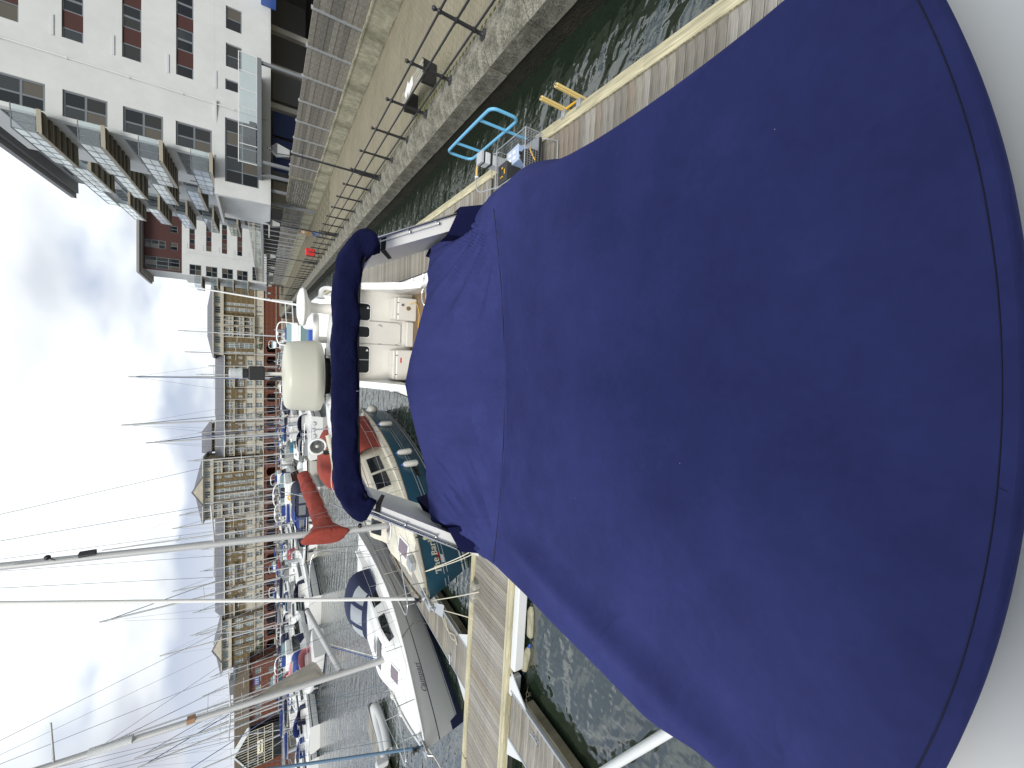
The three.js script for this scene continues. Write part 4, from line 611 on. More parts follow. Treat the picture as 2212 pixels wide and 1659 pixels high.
// ---------- the crescent across the basin ----------
const C = { tan: mat(.25, .18, .09, .9, { map: T.speck }), cream: mat(.5, .46, .37, .85, { map: T.mottle }), slate: mat(.15, .152, .17, .7, { map: T.mottle }), red: mat(.23, .07, .036, .9, { map: T.speck }), white: mat(.58, .57, .53, .6), glass: phys(.16, .2, .2, .08), glass2: phys(.07, .085, .085, .06), dark: mat(.025, .022, .02, .9) };
const cg = [C.glass, C.glass2, phys(.1, .125, .125, .08)];
const wopt = (cols, rows, arch = 0) => ({ cols, rows, bar: .1, fm: C.white, pm: cg, arch });
const DC = 165;
const lowAt = [6.05, 8.9, 11.75, 14.75]; // storeys
function wing(label, x0, x1, phase) {
  const t = facadeThing('terrace_wing', label, DC, 'apartment building'), tanH = [], rects = [], creamR = [];
  for (let x = x1 - phase; x > x0 + 1; x -= 11.6) { // lancet pair, then a bay of two wide windows
    for (const lx of [x - .9, x - 2.8]) if (lx > x0 + .3 && lx + .9 < x1) for (const y of [12.15, 15.37]) tanH.push([lx, lx + .88, y, y + 1.28, 1]);
    for (const [k, bx] of [[0, x - 6.6], [1, x - 10.4]]) if (bx > x0 + .2 && bx + 2.5 < x1) { tanH.push([bx, bx + 2.5, 14.75, 16.6]); tanH.push([bx + .1, bx + 2.0, 11.7, 13.4]); tanH.push([bx + .2, bx + 2.1, 9.0, 10.75]); tanH.push([bx + .3, bx + 2.1, 6.15, 8.1]); }
    for (const lx of [x - 2.9]) if (lx > x0 + .3 && lx + 1.8 < x1) { tanH.push([lx, lx + 1.8, 9.0, 10.7]); tanH.push([lx, lx + 1.8, 6.15, 8.1]); }
    creamR.push([Math.max(x0, x - 11), Math.min(x1, x - 3.6)]);
  }
  const up = tanH.filter(h => h[2] > 11), lo = tanH.filter(h => h[2] < 11);
  wallPanel('tan_brick_wall', t, x0, x1, 11.1, 17.2, up, .4, C.tan); wallPanel('cream_wall', t, x0, x1, 5.6, 11.097, lo, .4, C.cream);
  up.concat(lo).forEach(([a, b, c, d, arch]) => windowUnit(t, a, b, c, d, -.15, arch ? { ...wopt(2, 1, 1), bar: .12 } : { ...wopt(2, 2), one: true }));
  G().box(x0, x1, 8.3, 8.55, .002, .35).box(x0, x1, 5.7, 5.92, .002, .3).box(x0, x1, 11.0, 11.12, .004, .15).build('string_course', C.cream, t);
  for (const [a, b] of creamR) { if (b - a < 3) continue; G().box(a, b, 14.2, 14.55, .002, 1.1).build('balcony_slab', C.cream, t); const r = G(); for (let x = a + .1; x < b; x += .6) r.box(x, x + .05, 14.55, 15.5, 1.0, 1.05); r.box(a, b, 15.5, 15.58, .98, 1.08).build('balcony_rail', C.white, t); }
  for (const [a, b] of creamR.filter((_, i) => i % 2)) G().box(a + .4, b - .4, 11.12, 11.6, .006, .25).box(a + .4, b - .4, 13.5, 14.19, .006, .25).build('cream_bay', C.cream, t);
  const rf = G().prism([[x0, 17.2, .7], [x1, 17.2, .7], [x1, 20.2, -6], [x0, 20.2, -6]], [0, -.2, 0]).build('roof', C.slate, t); G().box(x0, x1, 17.0, 17.22, .5, .8).build('gutter', C.white, rf); G().box(x0, x1, 5.6, 17.2, -12, -.41).build('rear_mass', C.tan, t);
  for (let x = x1 - phase; x > x0 + 5; x -= 11.6) G().prism([[x + .6, 17.25, .75], [x - 4.4, 17.25, .75], [x - 1.9, 18.5, -1.2]], [0, .1, -.05]).build('dormer_gable', C.slate, rf);
  for (const [a] of creamR) G().cyl([a - .2, 5.7, .08], [a - .2, 17, .08], .09, .09, 6).build('downpipe', C.dark, t);
  return t;
}
function tower(label, x0, x1, base, eave, apex, colsX, ridge) {
  const t = facadeThing('terrace_tower', label, DC - 1.6, 'apartment building'), w = x1 - x0, H = [];
  const bx = [], gy = 5.6; for (const [a, b, kind] of colsX) bx.push([x0 + a * w, x0 + b * w, kind]);
  const nF = Math.round((eave - 3 - 8.7) / 3);
  for (const [a, b, kind] of bx) {
    if (kind == 'glass') { H.push([a, b, 8.75, eave - 3.1, 0, 3, nF * 2]); H.push([a + .2, b - .2, 6.1, 8.0, 0, 2, 1]); }
    else if (kind == 'arch') { for (let f = 0; f < nF; f++) H.push([a, b, 8.9 + f * 3, 11.2 + f * 3, .9, 2, 2]); H.push([a, b, 6.0, 8.1, .9, 2, 1]); }
  }
  wallPanel('wall', t, x0, x1, 8.4, eave - 2.6, H.filter(h => h[2] > 8.4), .4, C.tan); wallPanel('ground_wall', t, x0, x1, gy, 8.397, H.filter(h => h[2] < 8.4), .4, C.cream);
  H.forEach(([a, b, c, d, arch, co, ro]) => windowUnit(t, a, b, c, d, -.15, { ...wopt(co, ro, arch), one: ro > 3 ? false : true }));
  for (const [a, b, kind] of bx) if (kind == 'loggia') for (let f = 0; f < nF; f++) { const y = 8.75 + f * 3; G().box(a, b, y + .1, y + 2.5, .002, .02).build('recess', C.tan, t); windowUnit(t, a + .3, a + (b - a) * .46, y + .15, y + 2.2, .1, wopt(2, 2, .9)); windowUnit(t, a + (b - a) * .54, b - .3, y + .15, y + 2.2, .1, wopt(2, 2, .9)); G().box(a - .15, b + .15, y - .3, y + .05, .003, 1.3).build('loggia_slab', C.cream, t); const r = G(); for (let x = a; x < b; x += .5) r.box(x, x + .05, y + .05, y + .95, 1.15, 1.2); r.box(a, b, y + .95, y + 1.03, 1.14, 1.21).build('loggia_rail', C.white, t); for (const x of [a, (a + b) / 2, b]) G().box(x - .13, x + .13, y + .06, y + 2.7, .9, 1.13).build('loggia_column', C.cream, t); }
  G().box(x0 - .2, x1 + .2, 8.3, 8.56, .002, .5).box(x0 - .2, x1 + .2, eave - 2.9, eave - 2.4, .002, .6).build('cornice', C.cream, t);
  const gH = []; const n = Math.round(w / 3.2); for (let i = 0; i < n; i++) gH.push([x0 + (i + .15) * w / n, x0 + (i + .85) * w / n, eave - 2.1, eave - .4]);
  wallPanel('top_storey_wall', t, x0, x1, eave - 2.6, eave, gH, .4, C.cream).position.z = -.01; gH.forEach(([a, b, c, d]) => windowUnit(t, a, b, c, d, -.15, { ...wopt(3, 1), one: true }));
  G().box(x0 + .01, x1 - .01, gy, eave - .02, -14, -.45).build('rear_mass', C.tan, t);
  const o = 1.1, rx0 = x0 - o, rx1 = x1 + o, z0 = 1.3, z1 = -15, m0 = ridge ? (x0 + x1) / 2 - .3 : x0 + w * .28, m1 = ridge ? (x0 + x1) / 2 + .3 : x1 - w * .28, zm = -7;
  const R = G().quad([rx0, eave, z0], [rx1, eave, z0], [m1, apex, ridge ? z0 - 4 : zm], [m0, apex, ridge ? z0 - 4 : zm]).quad([rx0, eave, z0], [m0, apex, ridge ? z0 - 4 : zm], [m0, apex, zm - 1], [rx0, eave, z1]).quad([rx1, eave, z0], [rx1, eave, z1], [m1, apex, zm - 1], [m1, apex, ridge ? z0 - 4 : zm]).quad([rx0, eave, z1], [rx1, eave, z1], [m1, apex, zm - 1], [m0, apex, zm - 1]).build('roof', C.slate, t);
  G().box(rx0, rx1, eave - .22, eave - .02, z1, z0 + .05).build('eaves', C.white, R);
  if (ridge) { const c = (x0 + x1) / 2; G().prism([[c - 4.6, eave - .2, z0 + .12], [c + 4.6, eave - .2, z0 + .12], [c, apex - .1, z0 + .12]], [0, 0, -3]).build('pediment', C.cream, t); G().prism([[c - 5, eave - .2, z0 + .25], [c - 4.6, eave - .25, z0 + .25], [c + .02, apex - .1, z0 + .25], [c, apex + .2, z0 + .25]], [0, 0, -.4]).prism([[c + 5, eave - .2, z0 + .25], [c, apex + .2, z0 + .25], [c + .02, apex - .1, z0 + .25], [c + 4.6, eave - .25, z0 + .25]], [0, 0, -.4]).build('barge_board', C.slate, R); }
  for (const q of [.02, .42, .6, .98]) G().cyl([x0 + w * q, 5.7, .08], [x0 + w * q, eave - 2.6, .08], .09, .09, 6).build('downpipe', C.dark, t);
  return t;
}
tower('tan brick corner tower with low hipped slate roof beside the far white block', 9.9, 33.5, 0, 20.1, 22.3, [[.015, .05, 'glass'], [.1, .18, 'glass'], [.26, .41, 'loggia'], [.43, .56, 'loggia'], [.635, .69, 'glass'], [.72, .76, 'glass']], false);
wing('cream and tan terrace wing between the hipped tower and the gabled tower', -25, 9.85, .3);
tower('tallest tan terrace tower with pointed gable pediment over its centre', -45.3, -25.1, 0, 22.8, 25.4, [[.03, .25, 'loggia'], [.31, .38, 'glass'], [.42, .49, 'glass'], [.55, .61, 'glass'], [.66, .71, 'arch'], [.76, .96, 'loggia']], true);
wing('long cream and tan terrace wing left of the tallest gabled tower', -80, -45.4, 1.2);
tower('low gabled terrace tower with arched windows near the brick restaurant row', -97, -80.1, 0, 17.9, 20.2, [[.04, .13, 'arch'], [.2, .3, 'arch'], [.4, .52, 'arch'], [.56, .66, 'arch'], [.74, .84, 'arch'], [.88, .96, 'arch']], true);
{ // dormer block on the wing roof
  const t = facadeThing('penthouse_block', 'slate roofed penthouse rising behind the first terrace wing', DC + 8, 'apartment building'); G().box(-24, -14, 17, 21.4, -6, 0).build('wall', C.tan, t); G().prism([[-24.6, 21.4, .6], [-12.5, 21.4, .6], [-17, 24.4, -3], [-24.6, 24.4, -3]], [0, -.25, 0]).build('roof', C.slate, t);
}
{ // red brick arcade podium on the water
  const p = facadeThing('brick_arcade', 'red brick arcade of dark arches along the far waterfront', DC - 3.4, 'arcade'), holes = [];
  for (let x = 14; x > -98; x -= 4.35) holes.push([x - 2.9, x, 2.3, 5.0, .55]);
  wallPanel('brick_wall', p, -101, 40, .5, 5.75, holes, .6, C.red); G().box(-101, 40, 5.752, 5.95, -8, .3).box(-101, 40, 2.0, 2.15, .004, .2).box(-101, 40, -1, .5, -8, .6).build('stone_band', C.cream, p); G().box(-101, 40, .5, 5.74, -9, -8.7).build('arcade_back', C.red, p);
  const r = G(); for (let x = -100; x < 40; x += 1) r.box(x, x + .04, 5.95, 6.95, .18, .22); r.box(-101, 40, 6.95, 7.0, .17, .23).build('podium_rail', M.frame, p); r.l.length; 
  for (let i = 0; i < 26; i++) { const x = rr(-98, 26), s = rr(.5, 1.1), g = G(); for (let k = 0; k < 40; k++) { const a = rr(0, 6.28), b = rr(-.3, 1), q = rr(.5, 1); g.add(new THREE.IcosahedronGeometry(s * .22, 0), x + Math.cos(a) * s * q, 6.4 + b * s * .8, -.9 + Math.sin(a) * .5 * q, rr(0, 3), rr(0, 3)); } tag(g.build('terrace_shrub', mat(.09 + .06 * rnd(), .1, .035, .9)), 'leafy shrub in a pot on the brick arcade roof', 'shrub', 'shrubs along the arcade roof').applyMatrix4(new THREE.Matrix4().makeRotationY(YAW).setPosition(...world(0, 0, DC - 3.4))); }
}
{ // left hand waterfront: brown roofed brick row with gables, and a flat topped block behind
  const b = facadeThing('brick_restaurant_row', 'brown roofed brick restaurant row with a timbered gable on the left waterfront', DC - 8, 'restaurant building'), k = (DC - 8) / DC;
  const brown = mat(.15, .11, .07, .9, { map: T.speck }), x = v => v * k, hs = [];
  for (let i = 0; i < 6; i++) hs.push([x(-103 - i * 3.1), x(-101 - i * 3.1), 6.6, 8.2]); for (let i = 0; i < 3; i++) hs.push([x(-104.5 - i * 5), x(-102 - i * 5), 2.4, 4.4]);
  wallPanel('brick_wall', b, x(-150), x(-99), .5, 9.9, hs, .4, C.red); hs.forEach(([a, c, d, e]) => windowUnit(b, a, c, d, e, -.15, { ...wopt(2, 1), one: true }));
  const rf = G().quad([x(-150), 9.8, 1], [x(-98.5), 9.8, 1], [x(-108), 14.3, -6], [x(-150), 14.3, -6]).quad([x(-98.5), 9.8, 1], [x(-98.5), 9.8, -14], [x(-108), 14.3, -7], [x(-108), 14.3, -6]).build('roof', brown, b);
  G().box(x(-150), x(-100), .5, 9.8, -12, -.41).build('rear_mass', C.red, b);
  // timbered glazed gable
  const gx = x(-127), gw = 6; G().prism([[gx - gw, .6, .1], [gx + gw, .6, .1], [gx + gw, 10.2, .1], [gx, 13.9, .1], [gx - gw, 10.2, .1]], [0, 0, 2.4]).build('gable_front', M.pane, b);
  const tb = mat(.55, .5, .38, .8); for (let i = 0; i <= 14; i++) { const xx = gx - gw + i * gw / 7, top = 10.2 + 3.7 * (1 - Math.abs(xx - gx) / gw); G().box(xx - .07, xx + .07, 3.2, top, 2.51, 2.6).build('timber_mullion', tb, b); } for (const y of [3.2, 5.6, 7.4, 10.1]) G().box(gx - gw, gx + gw, y - .1, y + .1, 2.52, 2.64).build('timber_rail', tb, b);
  G().prism([[gx - gw - .4, 10, 2.9], [gx - gw - .4, 9.6, 2.9], [gx, 13.7, 2.9], [gx, 14.2, 2.9]], [0, 0, -3]).prism([[gx + gw + .4, 10, 2.9], [gx, 14.2, 2.9], [gx, 13.7, 2.9], [gx + gw + .4, 9.6, 2.9]], [0, 0, -3]).build('barge_board', M.gelOld, b);
  const sg = G().box(gx - 2.2, gx + 2.2, 6.0, 7.6, 2.65, 2.72).build('sign_board', mat(.7, .66, .5, .7), b); const sc = G(); for (let i = 0; i < 6; i++) sc.tube([[gx - 1.7 + i * .6, 6.5, 2.73], [gx - 1.5 + i * .6, 7.1 - (i % 2) * .2, 2.73], [gx - 1.35 + i * .6, 6.45, 2.73], [gx - 1.15 + i * .6, 6.8, 2.73]], .06, 16, 5); sc.build('sign_script', C.dark, sg);
  const bs = G().box(x(-106.8), x(-103.6), 7.0, 8.4, .06, .16).build('blue_sign', mat(.05, .08, .3, .6), b); const bt = G(); for (let i = 0; i < 4; i++) bt.box(x(-106.4) + i * .7, x(-106.2) + i * .7, 7.25, 8.1, .162, .18).box(x(-106.4) + i * .7, x(-105.95) + i * .7, 7.9, 8.1, .164, .18); bt.build('sign_script', C.white, bs);
  const t = facadeThing('flat_block', 'pale flat topped apartment block with long glazed top floor behind the brick row', DC + 12, 'apartment block'), q = (DC + 12) / DC;
  wallPanel('wall', t, -112 * q, -97.5 * q, 5, 14.6, [[-110 * q, -98 * q, 13, 14.2]], .4, C.cream); windowUnit(t, -110 * q, -98 * q, 13, 14.2, -.15, { cols: 8, rows: 1, bar: .1, fm: M.frame, pm: cg }); G().box(-112.5 * q, -97 * q, 14.6, 15.3, -9, .6).box(-108 * q, -103 * q, 15.3, 16.6, -6, -1).build('roof', M.frame, t);
}
{ // far ground behind the buildings
  const g = new THREE.PlaneGeometry(1600, 700); g.rotateX(-PI / 2); g.translate(0, .45, -520); struct(put('far_ground', uvMetres(g), mat(.16, .17, .12, .95, { map: T.speck })));
}
// ---------- boats ----------
function hullFns(o) {
  const { L, B: Bm, fb, fs, rake = 1.1, tw = .78, fine = .8 } = o;
  const sheer = a => lerp(fb, fs, a) - .1 * Math.sin(PI * a);
  const beam = a => a < .52 ? Bm * Math.pow(Math.sin(PI / 2 * clamp(a / .52)), fine) : Bm * (1 - (1 - tw) * Math.pow((a - .52) / .48, 2));
  const at = (a, v, s = 1) => { v = Math.max(v, 0); const y = lerp(sheer(a), -.3, v), w = beam(a) * (1 - (.2 + .5 * Math.pow(1 - a, 2)) * Math.pow(v, 1.7)); return [s * w, y, -(a * L) - rake * v * Math.pow(1 - a, 5) - (o.tilt ?? .25) * v * Math.pow(a, 12) * -1]; };
  const vAt = (a, y) => (sheer(a) - y) / (sheer(a) + .3);
  return { sheer, beam, at, vAt, L };
}
const stripeGeo = (h, y0, y1, s, a0 = .0, a1 = 1, n = 40, off = .005) => sheet((u, v) => { const a = lerp(a0, a1, u), y = lerp(y0(a), y1(a), v); const p = h.at(a, h.vAt(a, y), s); p[0] += s * off; if (a < .02) p[2] += off; return p; }, n, 2);
function hullText(parent, name, str, f, size, h, a0, y0, s, m, shear = .2, sx = 1) {
  const g = new TextGeometry(str, { font: f, size, depth: .006, curveSegments: 4, bevelEnabled: false }); const p = g.attributes.position;
  for (let i = 0; i < p.count; i++) { const tx = (p.getX(i) + p.getY(i) * shear) * sx, ty = p.getY(i), a = a0 + tx / h.L, y = y0(a) + ty, q = h.at(a, h.vAt(a, y), s); p.setXYZ(i, q[0] + s * (.008 + p.getZ(i)), q[1], q[2]); }
  g.computeVertexNormals(); return put(name, uvMetres(g), m, parent);
}
function fenderGeo(l = .55, r = .11) { return G().lathe([[0, 0], [.03, 0], [.07, .03], [r, .1], [r, l - .1], [.06, l - .02], [.03, l + .03], [0, l + .04]], 0, 0, 0, 16).geo(); }
function sailYacht(t, o) { // adds hull, deck, coachroof, rig to thing t; bow at the origin, stern towards -z
  const h = hullFns(o), { L } = h, lite = o.lite, P = {};
  const shell = [1, -1].map(s => sheet((u, v) => h.at(u, v, s), lite ? 20 : 48, lite ? 6 : 14)); const tr = sheet((u, v) => h.at(1, v, u * 2 - 1), 6, 6);
  const bowcap = sheet((u, v) => h.at(0, v, u * 2 - 1), 2, 8);
  P.hull = put('hull', toCreasedNormals(mergeGeometries([...shell, tr, bowcap]), .6), o.hullM, t);
  for (const [y0, y1, m, n] of o.stripes ?? []) for (const s of [1, -1]) put(n ?? 'stripe', stripeGeo(h, y0, y1, s, .0, 1, lite ? 16 : 40), m, P.hull);
  const dy = (a, x) => h.sheer(a) - .03 + .05 * (1 - Math.pow(x, 2));
  P.deck = put('deck', sheet((u, v) => { const x = u * 2 - 1, a = lerp(.004, .998, v); return [x * h.beam(a) * .985, dy(a, x), -a * L]; }, 8, lite ? 14 : 30), o.deckM, t);
  if (!lite) for (const s of [1, -1]) { const tp = []; for (let i = 0; i <= 24; i++) { const a = i / 24, p = h.at(a, 0, s); tp.push([p[0] * .99, p[1] + .02, p[2]]); } G().tube(tp, .03, 60, 6).build('toe_rail', o.toeM ?? M.gel, t); }
  // coachroof
  const [c0, c1, ch, cwk = .6, st = .5] = o.roof, cw = a => Math.max(.05, cwk * Math.min(h.beam(a), h.beam(.4))), hh = a => { const k = (a - c0) / (c1 - c0); return ch * (o.saloon ? lerp(.45, 1, sstep(o.saloon - .07, o.saloon + .05, k)) * Math.min(1, sstep(-.02, .3, k) + .0) : sstep(-.03, st, k)); };
  const roof = (u, a) => { const s = u * 2 - 1, k = Math.abs(s), W = cw(a), H = hh(a), sg = Math.sign(s) || 1; const z = -a * L; return k < .66 ? [s / .66 * W * .78, h.sheer(a) + .01 + H * (1.04 - .06 * Math.pow(s / .66, 2)), z] : [sg * lerp(.78, 1, (k - .66) / .34) * W, h.sheer(a) + .01 + H * lerp(.98, -.02, Math.pow((k - .66) / .34, 1.3)), z]; };
  P.roof = put('coachroof', toCreasedNormals(mergeGeometries([sheet(roof, lite ? 12 : 24, lite ? 10 : 28, 0, 1, c0, c1), sheet((u, v) => { const p = roof(u, c1); return [p[0], lerp(p[1], h.sheer(c1) - .05, v), p[2]]; }, 12, 2)]), .5), o.roofM ?? o.deckM, t);
  for (const [a0, a1, k0, k1] of o.windows ?? []) for (const s of [1, -1]) { const g = sheet((u, v) => roof((1 + s * lerp(k0, k1, v)) / 2, lerp(a0, a1, u)), 6, 3, 0, 1, 0, 1, 0); const p = g.attributes.position; for (let i = 0; i < p.count; i++) p.setXYZ(i, p.getX(i) + s * .008, p.getY(i) + .007, p.getZ(i)); const w = put('window', g, M.glass, t); }
  for (const [a0, a1, x] of o.hatches ?? []) { const zm = -(a0 + a1) / 2 * L, am = (a0 + a1) / 2, y = (am > c0 ? roof(.5, am)[1] : dy(am, 0)), sl = am > c0 ? Math.atan2(roof(.5, a1)[1] - roof(.5, a0)[1], (a1 - a0) * L) : 0; const m = G().rbox(-x, x, .0, .035, -(a1 - a0) * L / 2, (a1 - a0) * L / 2, .02).build('hatch', M.gel, t); m.position.set(0, y, zm); m.rotation.x = sl; G().rbox(-x * .82, x * .82, .036, .044, -(a1 - a0) * L * .4, (a1 - a0) * L * .4, .004).build('hatch_pane', phys(.2, .16, .18, .08), m); }
  // cockpit
  if (!lite) { const z0 = -c1 * L - .05, z1 = -.97 * L, w = h.beam(.85) * .42; G().box(-w, w, h.sheer(.85) - .5, h.sheer(.85) - .46, z0, z1).build('cockpit_sole', M.planksZ[1], t); for (const s of [-1, 1]) G().rbox(s * w, s * (w + .12), h.sheer(.85) - .5, h.sheer(.85) + .22, z0, z1, .04).build('coaming', o.deckM, t); }
  // rig
  const mz = -o.mast * L, my = o.mastY ?? (o.mast > c0 ? roof(.5, o.mast)[1] : dy(o.mast, 0)), mh = o.mastH, rk = o.rakeM ?? .03, mx = o.lean ?? 0, mp = y => [mx * (y - my), y, mz - rk * (y - my)];
  const mr = o.mastR ?? .075; P.mast = G().cyl(mp(my - .02), mp(mh), mr, mr * .8, lite ? 7 : 14).build('mast', o.mastM ?? M.mast, t); P.mp = mp; P.my = my;
  for (const q of o.spreaders ?? [.55]) { const y = my + (mh - my) * q, c = mp(y), w = h.beam(.45) * (o.spw ?? .62); G().cyl([c[0] - w, y + .06, c[2] - .1], c, .022, .028, 6).cyl(c, [c[0] + w, y + .06, c[2] - .1], .028, .022, 6).build('spreader', o.mastM ?? M.mast, P.mast); }
  const wr = lite ? .009 : .0075, top = mp(mh - .3), q0 = (o.spreaders ?? [.55])[0], sy = my + (mh - my) * q0, sw = h.beam(.45) * (o.spw ?? .62), sc = mp(sy);
  for (const s of [-1, 1]) { const ch0 = [s * h.beam(o.mast + .04) * .9, h.sheer(o.mast + .04), mz - .35]; G().poly([ch0, [sc[0] + s * sw, sy + .06, sc[2] - .1], top], wr, 4).cyl([s * h.beam(o.mast) * .86, h.sheer(o.mast), mz], mp(sy), wr, wr, 4).build('shroud', M.wire, t); }
  const bow = [0, h.sheer(0) + .08, -.12];
  G().cyl(bow, mp(mh - (o.frac ?? .4)), o.furl ?? wr, (o.furl ?? wr) * .8, 8).build(o.furl ? 'furled_headsail' : 'forestay', o.furlM ?? M.galv, t);
  G().cyl([0, h.sheer(1) + .05, -L + .1], mp(mh - .1), wr, wr, 4).build('backstay', M.wire, t);
  if (o.boom) { const [y, len, r, rise = 0] = o.boom, b0 = mp(y); P.boomA = [b0[0], y, b0[2] - .12]; P.boomB = [b0[0], y + rise, b0[2] - len]; G().cyl(P.boomA, P.boomB, r, r, lite ? 7 : 14).build('boom', o.mastM ?? M.mast, t); if (o.sailM) { const A = P.boomA, Bq = P.boomB; put('sail_cover', sheet((u, v) => { const a = v * 2 * PI, k = lerp(.21, .12, u) * (1 + .15 * fbm(u * 6, v * 3, 2, 2)) * (u < .03 || u > .97 ? .5 : 1); return [lerp(A[0], Bq[0], u) + k * .7 * Math.cos(a), lerp(A[1], Bq[1], u) + .12 + k * Math.sin(a), lerp(A[2], Bq[2], u)]; }, lite ? 8 : 30, lite ? 7 : 14), o.sailM, t); } }
  // sprayhood
  if (o.hood) { const [ha, len, hw, ht, m] = o.hood, y0 = h.sheer(ha) + .05 + (o.hoodLift ?? 0); const hood = (u, v) => { const an = u * PI, k = 1 - .55 * Math.pow(1 - v, 2.2); return [-hw * Math.cos(an) * (.86 + .14 * v), y0 + ht * Math.pow(Math.sin(an), .45) * Math.pow(k, .9) * (v < .02 ? .35 : 1), -ha * L - len * v]; }; P.hood = put('sprayhood', sheet(hood, lite ? 10 : 26, lite ? 5 : 14), m, t); P.hoodFn = hood; if (!lite) for (const [u0, u1] of [[.13, .34], [.4, .6], [.66, .87]]) { const g = sheet(hood, 8, 6, u0, u1, .1, .5), p = g.attributes.position; for (let i = 0; i < p.count; i++) p.setXYZ(i, p.getX(i) * 1.012, p.getY(i) + .012, p.getZ(i) + .012); put('clear_window', g, phys(.3, .32, .34, .08), P.hood); } }
  // pulpit, stanchions, lifelines
  if (o.rails !== false) { const r = lite ? .02 : .014, ph = .6, f = (a, s, y) => { const p = h.at(a, 0, s); return [p[0] * .95, p[1] + y, p[2]]; };
    G().tube([f(.1, 1, ph), f(.05, 1, ph + .02), [h.beam(.02) * .7, h.sheer(0) + ph + .03, .05], [-h.beam(.02) * .7, h.sheer(0) + ph + .03, .05], f(.05, -1, ph + .02), f(.1, -1, ph)], r, 40, 6).poly([f(.1, 1, ph), f(.1, 1, 0)], r).poly([f(.1, -1, ph), f(.1, -1, 0)], r).poly([f(.035, 1, ph), f(.03, 1, 0)], r).poly([f(.035, -1, ph), f(.03, -1, 0)], r).build('pulpit', M.steel, t);
    if (!lite) { for (const s of [1, -1]) { for (const a of [.24, .38, .52, .66, .8, .93]) G().cyl(f(a, s, 0), f(a, s, ph), .012, .012, 6).build('stanchion', M.steel, t); for (const y of [ph, ph * .52]) { const pts = []; for (const a of [.1, .24, .38, .52, .66, .8, .93]) pts.push(f(a, s, y)); G().poly(pts, .006, 4).build('lifeline', M.galv, t); } } }
    const st1 = f(.97, 1, ph), st2 = f(.97, -1, ph); G().poly([f(.93, 1, ph), st1, [st1[0] * .6, st1[1], -L - .02], [st2[0] * .6, st2[1], -L - .02], st2, f(.93, -1, ph)], r, 6).build('pushpit', M.steel, t); }
  return Object.assign(P, { h, roof, dy });
}
const ppt = (p, q, t) => p.map((v, i) => lerp(v, q[i], t));
